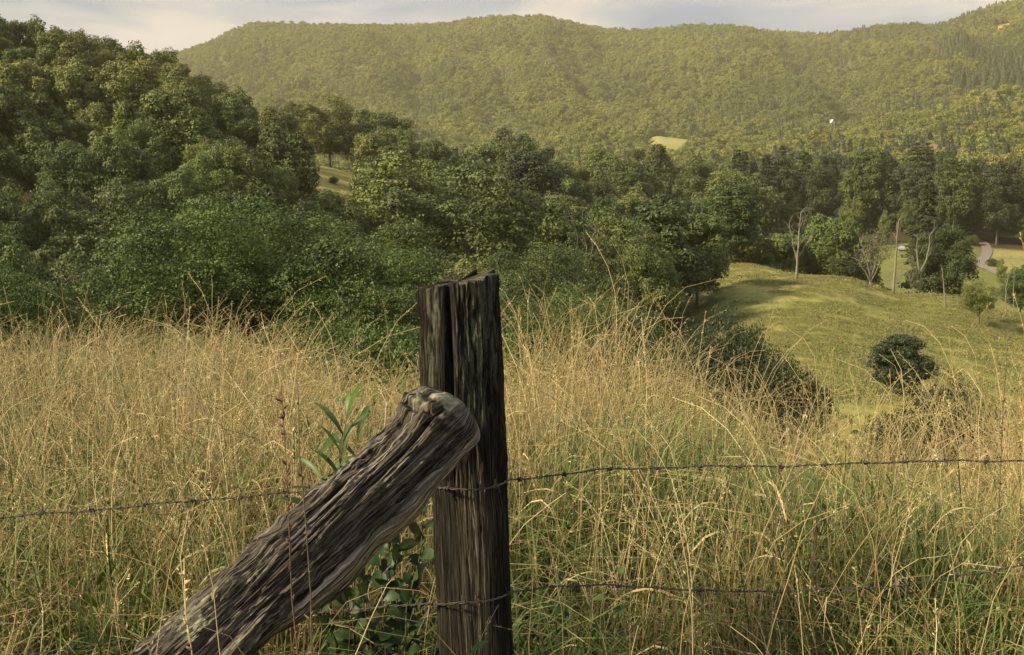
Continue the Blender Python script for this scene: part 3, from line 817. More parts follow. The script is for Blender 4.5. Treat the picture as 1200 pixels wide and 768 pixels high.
bare_tree('bare_tree', 'broken brown tree with many pale jagged limbs wrapped in creeper', 1022, 166, 272, [(0, 0, .1, .1, .75, 1.3), (.15, 0, -.9, -1.9, .9, .6), (.2, .1, .8, 1.3, 1.0, .7), (.3, 0, .3, .4, .98, .6), (.1, 0, .9, 2.1, .72, .5), (.1, 0, -1.2, -2.3, .6, .4)], 6, .24, GB, 5, (1500, .35, .2, M_OLIVE))
bare_tree('bare_snag', 'straight pole-like dead trunk beside the creeper-clad broken tree', 1049, 164, 258, [(0, 0, .12, .22, 1.0, 1.1)], 7, .20, GB, 1.4)
bare_tree('bare_tree', 'forked white dead tree in front of the dark tall pine', 1078, 172, 276, [(0, 0, .0, .15, .45, 1.0), (.42, .1, -.5, -.6, 1.0, .7), (.42, .1, 1.5, 1.3, 1.0, .75)], 8, .24, GB, 1.2)
bare_tree('bare_snag', 'short leaning dead stem in front of the leafy driveway tree', 1112, 152, 312, [(0, 0, -.4, -.9, 1.0, .8)], 9, .16, GB, .3)
bare_tree('bare_snag', 'short thin dead stem right of the leaning one', 1132, 158, 318, [(0, 0, .05, .1, 1.0, .5)], 10, .16, GB, .3)
bare_tree('bare_snag', 'thin dead stub beside the foot of the pole-like trunk', 1057, 166, 302, [(0, 0, .05, .0, 1.0, .5)], 11, .16, GB, .3)
bare_tree('bare_tree', 'thin bare sapling with a few leaves at the foot of the forked tree', 1070, 158, 304, [(0, 0, .1, .2, 1.0, .5), (.3, 0, -.4, -.6, .8, .3)], 12, .12, GB, 3, (200, .2, .14, M_OLIVE))
bare_tree('bare_tree', 'crooked pale stem in front of the tree at the picture edge', 1184, 160, 314, [(0, 0, -.8, .2, .9, .7), (0, .9, .7, .8, 1.0, .6)], 13, .14, GB, .6)
bare_tree('bare_tree', 'small grey dead tree showing among the green crowns beyond the post', 686, 118, 247, [(0, 0, .1, .1, .8, 1.0), (.6, 0, -.6, -1.5, 1.0, .5), (.6, 0, .7, 1.2, .98, .5), (.6, 0, .1, -.4, 1.0, .4)], 14, .11, None, 1)
print('bare done')

# --- shrubs near the crest and weeds
GS = 'bushes on the grassy slope below the crest'
sp('shrub', 868, 25, 386, 'dark bush poking over the grass at the edge of the pasture', M_PINE, cat='bush', name='leafy_bush', group=GS, wide=.46)
sp('shrub', 908, 24, 424, 'lower dark bush next to the one poking over the grass', M_PINE, cat='bush', name='leafy_bush', group=GS, wide=.48)
sp('shrub', 1120, 8.6, 452, 'dark brushy growth half buried in grass at the picture edge', M_PINE, cat='bush', name='leafy_bush', group=GS, wide=.55)
sp('shrub', 832, 27, 398, 'half-hidden dark bush behind tall tan grass', M_PINE, cat='bush', name='leafy_bush', group=GS, wide=.62)
sp('shrub', 632, 17, 366, 'yellow-green leafy bush just behind the fence post', M_NEAR, cat='bush', name='leafy_bush', group=GS, wide=.6)
sp('shrub', 655, 14, 410, 'low fresh green bush in the grass beside the fence post', M_NEAR, cat='bush', name='leafy_bush', group=GS, wide=.55)
sp('shrub', 455, 17, 380, 'dark green bush behind the grass left of the fence post', M_NEAR, cat='bush', name='leafy_bush', group=GS, wide=.8)
sp('shrub', 385, 21, 372, 'dark leafy bush peeping over the tan grass', M_DEEP, cat='bush', name='leafy_bush', group=GS, wide=.62)

# ------------------------------------------------------------------ far buildings
M_WHITE = simple('white_boards', (.72, .70, .66), .7, .06)
M_ROOFG = simple('grey_roof', (.30, .30, .30), .6, .15)
M_ROOFR = simple('rusty_red_roof', (.22, .11, .07), .7, .25)
M_GLASS = simple('dark_glass', (.03, .035, .04), .1, .2, spec=.8)
M_TYRE = simple('tyre_rubber', (.03, .03, .03), .9, .1)
def house(name, label, cat, q, w, d, h, rz, wallm, roofm, windows=True, rise=.35, group=None):
    root = empty(name, q, rz); tag(root, label, cat, group)
    mb = MB(); hw, hd = w / 2, d / 2; rh = w * rise
    mb.box(-hw, hw, -hd, hd, -5, h)
    mb.poly([(-hw, -hd - .001, h), (hw, -hd - .001, h), (0, -hd - .001, h + rh)]); mb.poly([(hw, hd + .001, h), (-hw, hd + .001, h), (0, hd + .001, h + rh)])
    obj('wall', mb.mesh('wall', wallm), root)
    rb = MB(); o = .4
    for sx in (-1, 1):
        a, b_ = (sx * (hw + o), h - o * rh / hw + .05), (0, h + rh + .05)
        y0, y1 = -hd - o, hd + o; tk = .15
        v = [(a[0], y0, a[1]), (b_[0], y0, b_[1]), (b_[0], y1, b_[1]), (a[0], y1, a[1])]
        rb.poly(v); rb.poly([(x, y, z + tk) for x, y, z in v][::-1])
        rb.poly([v[0], v[1], (v[1][0], y0, v[1][2] + tk), (v[0][0], y0, v[0][2] + tk)]); rb.poly([v[3], v[2], (v[2][0], y1, v[2][2] + tk), (v[3][0], y1, v[3][2] + tk)])
        rb.poly([v[0], v[3], (v[3][0], y1, v[3][2] + tk), (v[0][0], y0, v[0][2] + tk)])
    obj('roof', rb.mesh('roof', roofm), root)
    if windows:
        for wx in (-hw * .5, hw * .5):
            wb = MB(); wb.box(wx - .45, wx + .45, -hd - .05, -hd + .02, 1.0, 2.3); fr = obj('window', wb.mesh('window', M_WHITE), root)
            pb = MB(); pb.box(wx - .36, wx + .36, -hd - .07, -hd - .045, 1.08, 2.22); obj('pane', pb.mesh('pane', M_GLASS), fr)
        db = MB(); db.box(-.5, .5, -hd - .06, -hd + .02, 0, 2.1); obj('door', db.mesh('door', M_ROOFG), root)
    return root
def at_px(u, v, r):
    t_ = th_of(u, v); return Vector((r * math.sin(t_), r * math.cos(t_), EYE + s_of(u, v) * r))
q = ground_hit(978, 262, 380, 470) + Vector((1.5, -6, 4.4)); hh = house('white_house', 'white gabled house almost hidden by trees below the pines', 'house', q, 5, 8, 6.0, .05, M_WHITE, M_ROOFG, True, .5)
pm = MB(); pm.box(-3.9, 2.4, -5.8, -4.05, 1.9, 2.05); obj('porch_roof', pm.mesh('porch_roof', simple('pale_metal_roof', (.6, .6, .6), .4, .1)), hh)
q = ground_hit(1004, 296, 200, 450); house('garden_shed', 'low pale shed on the valley lawn behind the bare trees', 'shed', q, 3.2, 2.4, 1.6, .1, M_WHITE, simple('pale_roof', (.62, .6, .55), .6, .1), True, .2)
def parked_car(label, q, rz):
    root = empty('parked_car', q, rz); tag(root, label, 'car')
    prof = [(-2.1, .35), (-2.1, .85), (-1.5, .95), (-1.0, 1.42), (.7, 1.45), (1.25, .98), (2.05, .85), (2.15, .5), (2.15, .35)]
    mb = MB()
    for s_ in (-1, 1):
        pts = [(x, s_ * (.84 if z < 1 else .68), z) for x, z in prof]; mb.poly(pts if s_ < 0 else pts[::-1])
    for (a, b_) in zip(prof, prof[1:] + prof[:1]):
        ya = .84 if a[1] < 1 else .68; yb = .84 if b_[1] < 1 else .68
        mb.poly([(a[0], -ya, a[1]), (a[0], ya, a[1]), (b_[0], yb, b_[1]), (b_[0], -yb, b_[1])])
    obj('body', mb.mesh('body', simple('white_car_paint', (.28, .28, .28), .3, .03)), root)
    for s_ in (-1, 1):
        wb = MB(); wb.poly([(-1.3, s_ * .80, 1.0), (1.0, s_ * .80, 1.0), (.6, s_ * .71, 1.36), (-.95, s_ * .71, 1.36)]); obj('side_window', wb.mesh('side_window', M_GLASS), root)
        for x in (-1.35, 1.35):
            tb = MB(); tb.tube([(x, s_ * .68, .33), (x, s_ * .88, .33)], .33, 14); obj('wheel', tb.mesh('wheel', M_TYRE, False), root)
parked_car('white car parked on the valley lawn behind the pole-like dead trunk', ground_hit(1056, 294, 200, 450), 1.45)
q = ground_hit(970, 156, 1100, 1700); house('distant_house', 'tiny white house alone on the lower mountainside', 'house', (q.x, q.y, q.z + 7), 10, 14, 6, .8, M_WHITE, M_WHITE, True, .4)
GR = 'red roofed barns beyond the pines'
q = onground(1073, 905); house('red_barn', 'long red-roofed barn peeping over the pines', 'barn', (q.x, q.y, max(q.z, EYE + s_of(1073, 174) * 905 - 6.0)), 9, 22, 5.5, 1.5, simple('tan_boards', (.4, .25, .16), .8, .2), M_ROOFR, True, .35, GR)

# ------------------------------------------------------------------ fence post and brace log
def wood_material(name, dark, light, pale, lichen, bump=.5, scale_a=26, scale_l=1.6, lich_col=(.42, .42, .27), lst=1.0):
    m, t, out = mat(name)
    uv = t.nodes.new('ShaderNodeAttribute'); uv.attribute_name = 'grain_uv'
    mp_ = t.nodes.new('ShaderNodeMapping'); mp_.inputs['Scale'].default_value = (scale_a, scale_a, scale_l); t.links.new(uv.outputs['Vector'], mp_.inputs[0])
    f1 = nz(t, 1.0, 8, .68, mp_.outputs[0], .7)
    mp2 = t.nodes.new('ShaderNodeMapping'); mp2.inputs['Scale'].default_value = (scale_a * 4, scale_a * 4, scale_l * 2.2); t.links.new(uv.outputs['Vector'], mp2.inputs[0])
    f2 = nz(t, 1.3, 5, .6, mp2.outputs[0], .3)
    c1 = ramp(t, f1, [(.34, dark), (.52, light), (.74, pale)])
    c2 = mixc(t, .75, c1, ramp(t, f2, [(.3, (.40, .38, .36)), (.62, (1.3, 1.28, 1.22))]), 'MULTIPLY')
    mp4 = t.nodes.new('ShaderNodeMapping'); mp4.inputs['Scale'].default_value = (scale_a * .38, scale_a * .38, scale_l * .5); t.links.new(uv.outputs['Vector'], mp4.inputs[0])
    f4 = nz(t, 1.0, 3, .55, mp4.outputs[0], .5)
    c2 = mixc(t, 1.0, c2, ramp(t, f4, [(.455, (1, 1, 1)), (.485, (.18, .16, .15)), (.505, (.14, .13, .12)), (.53, (1, 1, 1))]), 'MULTIPLY')
    # lower, sheltered wood keeps its brown
    br = t.nodes.new('ShaderNodeAttribute'); br.attribute_name = 'fresh_wood'
    c3 = mixc(t, br.outputs['Fac'], c2, mixc(t, 1.0, c2, (4.4, 4.2, 3.9), 'MULTIPLY'))
    li = t.nodes.new('ShaderNodeAttribute'); li.attribute_name = 'lichen'
    f3 = nz(t, 90, 6, .7, uv.outputs['Vector']); mp3 = t.nodes.new('ShaderNodeMapping'); mp3.inputs['Scale'].default_value = (26 * lst, 26 * lst, 26 / lst); t.links.new(uv.outputs['Vector'], mp3.inputs[0]); f3b = nz(t, 1, 5, .7, mp3.outputs[0])
    lc = ramp(t, f3, [(.3, tuple(x * .45 for x in lich_col)), (.7, lich_col)])
    ad = t.nodes.new('ShaderNodeMath'); ad.operation = 'MULTIPLY'; t.links.new(li.outputs['Fac'], ad.inputs[0])
    mr = t.nodes.new('ShaderNodeMapRange'); mr.inputs['From Min'].default_value = .46; mr.inputs['From Max'].default_value = .56; t.links.new(f3b, mr.inputs['Value']); t.links.new(mr.outputs[0], ad.inputs[1])
    c4 = mixc(t, ad.outputs[0], c3, lc)
    p = t.nodes.new('ShaderNodeBsdfPrincipled'); p.inputs['Roughness'].default_value = .9; p.inputs['Specular IOR Level'].default_value = .15
    t.links.new(c4, p.inputs['Base Color'])
    b_ = t.nodes.new('ShaderNodeBump'); b_.inputs['Strength'].default_value = bump; b_.inputs['Distance'].default_value = .004
    sm = t.nodes.new('ShaderNodeMath'); sm.operation = 'ADD'; t.links.new(f1, sm.inputs[0]); t.links.new(f2, sm.inputs[1])
    t.links.new(sm.outputs[0], b_.inputs['Height']); t.links.new(b_.outputs[0], p.inputs['Normal']); t.links.new(p.outputs[0], out.inputs[0])
    return m

def loft(name, pts, rad, na, nl, disp, m, end0=None, end1=None, hint=Vector((0, 0, 1)), extra_attr=None, cross=None):
    """grid wrapped round a centre line. rad(a, t), disp(a, l) arrays; end1 = function(A, T) -> offset along the axis to shape the tip"""
    pts = [Vector(p_) for p_ in pts]; seg = [0.0]
    for a, b_ in zip(pts[:-1], pts[1:]): seg.append(seg[-1] + (b_ - a).length)
    Ltot = seg[-1]; T = np.linspace(0, 1, nl); cen = np.stack([np.interp(T * Ltot, seg, [p_[i] for p_ in pts]) for i in range(3)], 1)
    for _ in range(int(nl * .06)):
        cen[1:-1] = (cen[:-2] + 2 * cen[1:-1] + cen[2:]) / 4
    tan = np.gradient(cen, axis=0); tan /= np.linalg.norm(tan, axis=1, keepdims=True)
    h = np.array(hint); Ax = h[None] - (tan @ h)[:, None] * tan; Ax /= np.linalg.norm(Ax, axis=1, keepdims=True); Bx = np.cross(tan, Ax)
    A = np.arange(na) / na; AA, TT = np.meshgrid(A, T)
    R = rad(AA, TT) + disp(AA, TT * Ltot)
    ca, sa = np.cos(AA * 2 * np.pi), np.sin(AA * 2 * np.pi)
    kx, ky = cross if cross else (1, 1)
    Pp = cen[:, None] + Ax[:, None] * (R * ca * kx)[..., None] + Bx[:, None] * (R * sa * ky)[..., None]
    if end1 is not None: Pp = end1(Pp, AA, TT, cen, tan, R)
    i0 = (np.arange(nl - 1)[:, None] * na + np.arange(na)[None]); i1 = (np.arange(nl - 1)[:, None] * na + (np.arange(na)[None] + 1) % na)
    Q = np.stack([i0, i1, i1 + na, i0 + na], -1).reshape(-1, 4)
    V = Pp.reshape(-1, 3)
    # tip cap: shrinking copies of the last ring
    last = Pp[-1]; c_ = last.mean(0); caps = []; nb = len(V)
    lastn = R[-1]
    for k, f in enumerate((.86, .7, .5, .3, .12, .01)):
        ring = c_ + (last - c_) * f
        caps.append(ring)
    V = np.concatenate([V] + caps)
    Qs = [Q]
    prev = (nl - 1) * na
    for k in range(len(caps)):
        cur = nb + k * na; j = np.arange(na); j2 = (j + 1) % na
        Qs.append(np.stack([prev + j, prev + j2, cur + j2, cur + j], 1)); prev = cur
    me = mesh_np(name, V, np.concatenate(Qs), m, True)
    nn = len(V)
    Av = np.concatenate([AA.ravel()] + [A] * len(caps)); Lv = np.concatenate([(TT * Ltot).ravel()] + [np.full(na, Ltot + .02 * (k + 1)) for k in range(len(caps))])
    Rv = .1
    attr(me, 'grain_uv', np.stack([np.cos(Av * 2 * np.pi) * Rv, np.sin(Av * 2 * np.pi) * Rv, Lv], 1), 'FLOAT_VECTOR')
    for an, fn in (extra_attr or {}).items(): attr(me, an, fn(Av, Lv / Ltot, V))
    return me

def grain(A, L, seed, fa=30, fl=2.2, depth=.006, warp=.05):
    a = A + warp * .25 * fbm(A * 3, L * 2.4, seed, 2, per=3)
    c1 = 1 - np.abs(vnoise(a * fa, L * fl + .3, seed + 1, per=fa)) * 1.6          # ridges
    c2 = 1 - np.abs(vnoise(a * fa * 3, L * fl * 2.5, seed + 2, per=fa * 3)) * 1.6
    c3 = vnoise(a * fa * 8, L * fl * 7, seed + 3, per=fa * 8)
    cr_ = np.clip(vnoise(a * fa * .55 // 1 * 0 + a * int(fa * .5), L * fl * .5, seed + 5, per=int(fa * .5)) - .35, 0, 1)   # long deep checks
    return depth * (.6 * c1 + .35 * c2 + .16 * c3) - depth * 2.6 * cr_

M_POST = wood_material('weathered_post_wood', (.0055, .005, .0042), (.024, .0215, .0175), (.12, .108, .080), 0, 1.0, 250, 6.0, (.17, .175, .11), 2.6)
PY = 2.74
post_pts = [pix(577, 1080, PY), pix(563, 880, PY), pix(558, 768, PY), pix(552, 600, PY), pix(541, 450, PY), pix(536, 329, PY)]
post_pts[0].z = -.35
pw = .0905
def post_rad(A, T):
    k = 1 + .10 * np.cos(4 * np.pi * (A - .1)) * .6 + .07 * fbm(A * 4, T * 5, 301, 3, per=4)
    k = k * (1 - .06 * np.clip((.84 - T) / .06, 0, 1))
    # a knotty swelling just under the brace
    k = k + .06 * np.exp(-((T - .60) / .06) ** 2) * (np.cos(2 * np.pi * (A - .35)) * .5 + .5)
    return pw * k
def post_disp(A, L):
    up = np.clip((L - 1.12) / .12, 0, 1)
    d = grain(A, L, 310, 40, 5.5, .0080, .09) + .004 * np.tanh(5 * fbm(A * 9, L * 5, 312, 3, per=9))
    sm = grain(A, L, 320, 34, 1.6, .003, .03)
    d = d * (.3 + .7 * up) + sm * (1 - up)
    # old split with a sharp shadow line on the camera side
    split = np.exp(-((A - .70 - .012 * np.sin(L * 5)) / .012) ** 2) * .020 * np.clip((L - 1.2) / .1, 0, 1)
    return d - split
def post_end(Pp, AA, TT, cen, tan, R):
    # the top is cut on a slant, higher on the right, and frayed
    x = Pp[..., 0] - cen[-1][0]
    w = np.clip((TT - .80) / .20, 0, 1) ** 1.5
    Pp[..., 2] += w * (x * .155 + .009 * vnoise(AA * 38, TT * 0, 330, per=38) + .006 * vnoise(AA * 90, TT * 0, 331, per=90))
    return Pp
def post_lichen(A, T, V):
    n = fbm(A * 14, T * 5, 340, 4, per=14)
    return np.clip((n - .02) * 4, 0, 1) * np.clip((T - .76) / .06, 0, 1) * .85
def post_fresh(A, T, V):
    n = fbm(A * 7, T * 2.5, 350, 3, per=7)
    x = np.cos(2 * np.pi * A); 
    return np.clip(1.15 - np.abs(T - .60) * 2.2 + n * .9, 0, 1) * np.clip(1.2 - np.abs((A - .79)) / .10, 0, 1) * np.clip((.76 - T) / .05, 0, 1) * .95
pm_ = loft('post', post_pts, post_rad, 560, 900, post_disp, M_POST, end1=post_end, hint=Vector((1, 0, 0)), extra_attr={'lichen': post_lichen, 'fresh_wood': post_fresh}, cross=(1.0, .82))
post = tag(obj('fence_post', pm_), 'weathered dark split fence post with slanted top standing in the grass', 'fence post')

M_LOG = wood_material('weathered_brace_wood', (.014, .013, .010), (.115, .104, .085), (.46, .43, .36), 0, 1.0, 210, 5.0, (.40, .40, .26))
E1, E0 = pix(545, 477, 2.555), pix(251, 748, 2.28)
dirv = (E0 - E1)
ends = E1 + dirv * (E1.z + .12) / (E1.z - E0.z)
log_pts = [ends, E0, E0.lerp(E1, .5) + Vector((0, 0, .004)), E0.lerp(E1, .85), E1]
LL = (ends - E0).length + (E0 - E1).length
tv = (ends - E0).length / LL           # t where the picture edge cuts it
def log_rad(A, T):
    k = 1 + .17 * fbm(A * 4, T * 9, 401, 4, per=4) + .06 * np.cos(4 * np.pi * (A - .15))
    base_ = .094 - .008 * T
    s_ = np.clip(((1 - T) * LL - (1 - T) / .06 * .0 + .0 * A) / (.062 + .035 * fbm(A * 5, T * 0, 431, 3, per=5)), 0, 1); cap = np.sqrt(np.clip(1 - (1 - s_) ** 2, 0, 1)) * .93 + .07 * s_ + .001
    hump = (.030 + .020 * vnoise(T * LL * 70, A * 36, 480)) * np.exp(-(((1 - T) * LL - .085) / .05) ** 2) * np.clip(np.cos(2 * np.pi * (A - .02)), 0, 1)
    # remnant of smooth sapwood clinging under the log, with a torn edge
    tt_ = (T - tv) / (1 - tv)
    edge = .235 + .03 * fbm(T * 30, T * 0, 402, 3)
    under = 1 / (1 + np.exp(-(np.cos(2 * np.pi * (A - .47)) - (.62)) * 30))
    span = 1 / (1 + np.exp(-(tt_ - .18 + .03 * np.sin(A * 40)) * 60)) * 1 / (1 + np.exp((tt_ - .78) * 40))
    return base_ * k * cap + hump + .026 * under * span * (1 + .35 * vnoise(T * 22, A * 6, 403))
def log_disp(A, L):
    tt_ = np.clip((L / LL - tv) / (1 - tv), 0, 1)
    tw_ = A + .05 * (L - .4) + .035 * np.sin(L * 3.1)
    rough = .55 + .45 * np.clip(.6 + fbm(A * 3, L * 2, 409, 2, per=3), 0, 1)
    under = 1 / (1 + np.exp(-(np.cos(2 * np.pi * (A - .47)) - .62) * 30))
    s_ = np.clip((LL - L) / .06, .12, 1)
    ck = 0
    for k, (a0, l0, l1, dp, wd) in enumerate(((.12, .2, .75, .016, .010), (.20, .45, .98, .020, .008), (.27, .1, .62, .022, .012), (.31, .5, .92, .018, .009), (.36, .05, .8, .022, .011), (.42, .3, .95, .016, .009), (.07, .5, .99, .014, .008), (.16, .0, .4, .014, .008), (.23, .7, 1.0, .016, .009), (.39, .6, 1.0, .014, .008), (.33, .0, .35, .018, .012))):
        da = (tw_ - a0 - .02 * fbm(L * 2.5, L * 0 + k, 440 + k, 3) + .5) % 1 - .5
        ck = ck + dp * np.exp(-(da / wd) ** 2) * np.clip((tt_ - l0) * 9, 0, 1) * np.clip((l1 - tt_) * 9, 0, 1) * (.7 + .5 * fbm(L * 9, L * 0, 460 + k, 2))
    step = .007 * np.tanh(6 * fbm(tw_ * 7, L * 2.2, 470, 3, per=7))
    return (grain(tw_, L, 410, 60, 4.2, .0105, .03) * rough * .9 + step * 1.2 + .0045 * np.tanh(4 * fbm(A * 34, L * 24, 415, 3, per=34)) - ck) * (1 - .7 * under) * s_
def log_lichen(A, T, V):
    tt_ = (T - tv) / (1 - tv); top = np.clip(np.cos(2 * np.pi * (A - .03)) * 2.2 - .75, 0, 1)
    n = fbm(A * 9, T * LL * 7, 420, 4, per=9)
    tip = np.clip((tt_ - .80) / .06, 0, 1); low = np.clip((.24 - tt_) / .08, 0, 1)
    faces = np.clip(np.cos(2 * np.pi * (A - .16)) * 3 - 1.5, 0, 1)
    return np.clip((n + .35) * 4, 0, 1) * tip * top + np.clip((n - .02) * 5, 0, 1) * low * faces + np.clip((n - .18) * 5, 0, 1) * top * .7
def log_fresh(A, T, V):
    tt_ = (T - tv) / (1 - tv)
    return .35 / (1 + np.exp(-(np.cos(2 * np.pi * (A - .47)) - .62) * 30)) * np.clip((tt_ - .1) * 8, 0, 1)
# angle 0 faces up; make the frame so that angle .25 looks towards the camera
lm_ = loft('brace', log_pts, log_rad, 620, 1300, log_disp, M_LOG, hint=Vector((0, 0, 1)), extra_attr={'lichen': log_lichen, 'fresh_wood': log_fresh})
log_o = tag(obj('brace_log', lm_), 'grooved grey brace log with lichen leaning against the fence post', 'brace log')

# ------------------------------------------------------------------ barbed wire
for (u_, v_) in ((566, 574), (560, 708)):
    a_ = pix(u_, v_, PY - .094); b_ = Vector((.004, .02, .009)); sb_ = MB()
    sb_.tube([a_ + Vector((-.006, .03, .012)), a_ + Vector((-.006, -.004, .012)), a_ + Vector((.004, -.004, -.010)), a_ + Vector((.004, .03, -.010))], .0016, 6)
    obj('staple', sb_.mesh('staple', simple('rusty_staple', (.09, .06, .045), .7, .3, 40)), post)
M_WIRE = simple('old_rusty_wire', (.055, .048, .042), .7, .35, 60, metal=.0, spec=.4)
def wire(label, path, seed, wrap_shift, group):
    """path: points right and left of the post; two strands twisted about each other, barbs as children"""
    rg = np.random.default_rng(seed); P_ = []
    for a, b_ in zip(path[:-1], path[1:]):
        L = (b_ - a).length; n = max(2, int(L / .006))
        for k in range(n): P_.append(a.lerp(b_, k / n))
    P_.append(path[-1]); Pn = np.array([tuple(p_) for p_ in P_])
    for _ in range(14): Pn[1:-1] = (Pn[:-2] + 2 * Pn[1:-1] + Pn[2:]) / 4
    s_ = np.arange(len(Pn)) * .006
    Pn[:, 2] += .0016 * np.sin(s_ * 21) + .0012 * np.sin(s_ * 47 + 1)
    root = empty('barbed_wire', tuple(Pn[0])); tag(root, label, 'barbed wire', group)
    tg = np.gradient(Pn, axis=0); tg /= np.linalg.norm(tg, axis=1, keepdims=True)
    up = np.array([0, 0, 1.]); a_ = np.cross(tg, up); a_ /= np.linalg.norm(a_, axis=1, keepdims=True); b2 = np.cross(a_, tg)
    off = np.array(Pn[0])
    for st in (0, 1):
        ph = s_ * 2 * np.pi / .045 + st * np.pi
        Q_ = Pn + (a_ * np.cos(ph)[:, None] + b2 * np.sin(ph)[:, None]) * .0017 - off
        mb = MB(); mb.tube([tuple(x) for x in Q_], .0013, 5); obj('strand', mb.mesh('strand', M_WIRE, True), root)
    # one barb mesh, copied
    bb = MB()
    for k in range(2):
        an0 = k * 1.3
        pts = [(-.011 * math.cos(an0), -.004 + k * .003, -.011 * math.sin(an0))]
        for t_ in np.linspace(0, 2 * math.pi * 1.5, 14): pts.append((-.003 * math.cos(an0 + t_), -.004 + k * .003 + t_ * .0008, -.003 * math.sin(an0 + t_)))
        pts.append((.012 * math.cos(an0 + .2), .003 + k * .003, .012 * math.sin(an0 + .2)))
        bb.tube(pts, .0011, 4)
    bm_ = bb.mesh('barb', M_WIRE, True)
    st = int(.08 / .006); i = st
    while i < len(Pn) - 5:
        o = obj('barb', bm_, root); o.location = Pn[i] - off; o.scale = (1.5, 1.2, 1.5)
        o.rotation_euler = Vector(tg[i]).to_track_quat('Y', 'Z').to_euler(); o.rotation_euler.rotate_axis('Y', float(rg.uniform(0, 6)))
        i += int(.118 / .006 * rg.uniform(.9, 1.12))
    return root
def around(zp_l, zp_r):
    """points hugging the front of the post from its right side to its left"""
    return [pix(603, zp_r, PY + .03), pix(598, zp_r + 1, PY - .02), pix(588, zp_r + 6, PY - .066), pix(572, zp_r + 11, PY - .088), pix(555, zp_r + 13, PY - .096), pix(535, zp_r + 11, PY - .095), pix(519, zp_l, PY - .078), pix(508, zp_l, PY - .03)]
GW = 'barbed wires stapled to the fence post'
wire('upper barbed wire strand crossing the post just under the brace log', [Vector((6, 3.2, .86)), pix(1330, 538, 2.95), pix(1200, 540, 2.93), pix(1050, 541, 2.9), pix(950, 546, 2.88), pix(800, 547, 2.85), pix(700, 551, 2.82), pix(640, 558, 2.79)] + around(571, 562) + [pix(440, 573, 2.77), pix(375, 575, 2.78), pix(250, 585, 2.76), pix(120, 597, 2.72), pix(0, 607, 2.68), pix(-140, 622, 2.62), Vector((-5, 2.2, .86))], 1, 0, GW)
wire('lower barbed wire strand crossing the post near its foot', [Vector((6, 3.2, .66)), pix(1330, 640, 2.95), pix(1200, 662, 2.93), pix(1100, 680, 2.9), pix(1040, 688, 2.9), pix(960, 692, 2.88), pix(850, 694, 2.86), pix(760, 688, 2.84), pix(690, 686, 2.82), pix(640, 687, 2.79)] + around(708, 694) + [pix(440, 712, 2.77), pix(330, 722, 2.78), pix(180, 746, 2.76), pix(30, 768, 2.72), pix(-140, 790, 2.66), Vector((-5, 2.2, .50))], 2, 0, GW)

# ------------------------------------------------------------------ grass
def grassmat(name, c0, c1, c2, trans=.2, inst=.2):
    m, t, out = mat(name)
    at_ = t.nodes.new('ShaderNodeAttribute'); at_.attribute_name = 'tint'
    col = ramp(t, at_.outputs['Fac'], [(0, c0), (.5, c1), (1, c2)])
    oi = t.nodes.new('ShaderNodeObjectInfo'); hs = t.nodes.new('ShaderNodeHueSaturation')
    mr = t.nodes.new('ShaderNodeMapRange'); mr.inputs['To Min'].default_value = 1 - inst; mr.inputs['To Max'].default_value = 1 + inst
    t.links.new(oi.outputs['Random'], mr.inputs['Value']); t.links.new(mr.outputs[0], hs.inputs['Value']); t.links.new(col, hs.inputs['Color'])
    d = t.nodes.new('ShaderNodeBsdfPrincipled'); d.inputs['Roughness'].default_value = .6; d.inputs['Specular IOR Level'].default_value = .25; t.links.new(hs.outputs[0], d.inputs['Base Color'])
    tr = t.nodes.new('ShaderNodeBsdfTranslucent'); t.links.new(hs.outputs[0], tr.inputs['Color'])
    ms = t.nodes.new('ShaderNodeMixShader'); ms.inputs[0].default_value = trans; t.links.new(d.outputs[0], ms.inputs[1]); t.links.new(tr.outputs[0], ms.inputs[2]); t.links.new(ms.outputs[0], out.inputs[0])
    return m
M_DRY = grassmat('dry_grass', (.17, .128, .050), (.41, .325, .145), (.66, .55, .31))
M_GRN = grassmat('green_grass', (.050, .085, .018), (.105, .150, .034), (.22, .24, .07))
M_PAST = grassmat('pasture_turf', (.16, .17, .05), (.21, .205, .068), (.34, .28, .13))

def tube3(V, Fq, T_, P_, rads, tint, n=3):
    """thin prism along the points"""
    P_ = np.asarray(P_); L = len(P_); tg = np.gradient(P_, axis=0); tg /= np.linalg.norm(tg, axis=1, keepdims=True) + 1e-9
    ref = np.array([.3, .9, .1]); a = np.cross(tg, ref); a /= np.linalg.norm(a, axis=1, keepdims=True) + 1e-9; b_ = np.cross(tg, a)
    base = sum(len(v) for v in V)
    ang = np.arange(n) * 2 * np.pi / n
    ring = P_[:, None] + (a[:, None] * np.cos(ang)[None, :, None] + b_[:, None] * np.sin(ang)[None, :, None]) * np.asarray(rads)[:, None, None]
    V.append(ring.reshape(-1, 3)); T_.append(np.full(L * n, tint))
    i = np.arange(L - 1)[:, None] * n + np.arange(n)[None]; j = np.arange(L - 1)[:, None] * n + (np.arange(n)[None] + 1) % n
    Fq.append((np.stack([i, j, j + n, i + n], -1).reshape(-1, 4)) + base)
def blade(V, Fq, T_, P_, w, tint, side):
    P_ = np.asarray(P_); L = len(P_); base = sum(len(v) for v in V)
    ww = np.asarray(w)[:, None]; V.append(np.stack([P_ - side * ww, P_ + side * ww], 1).reshape(-1, 3)); T_.append(np.full(L * 2, tint))
    i = np.arange(L - 1) * 2; Fq.append(np.stack([i, i + 1, i + 3, i + 2], 1) + base)
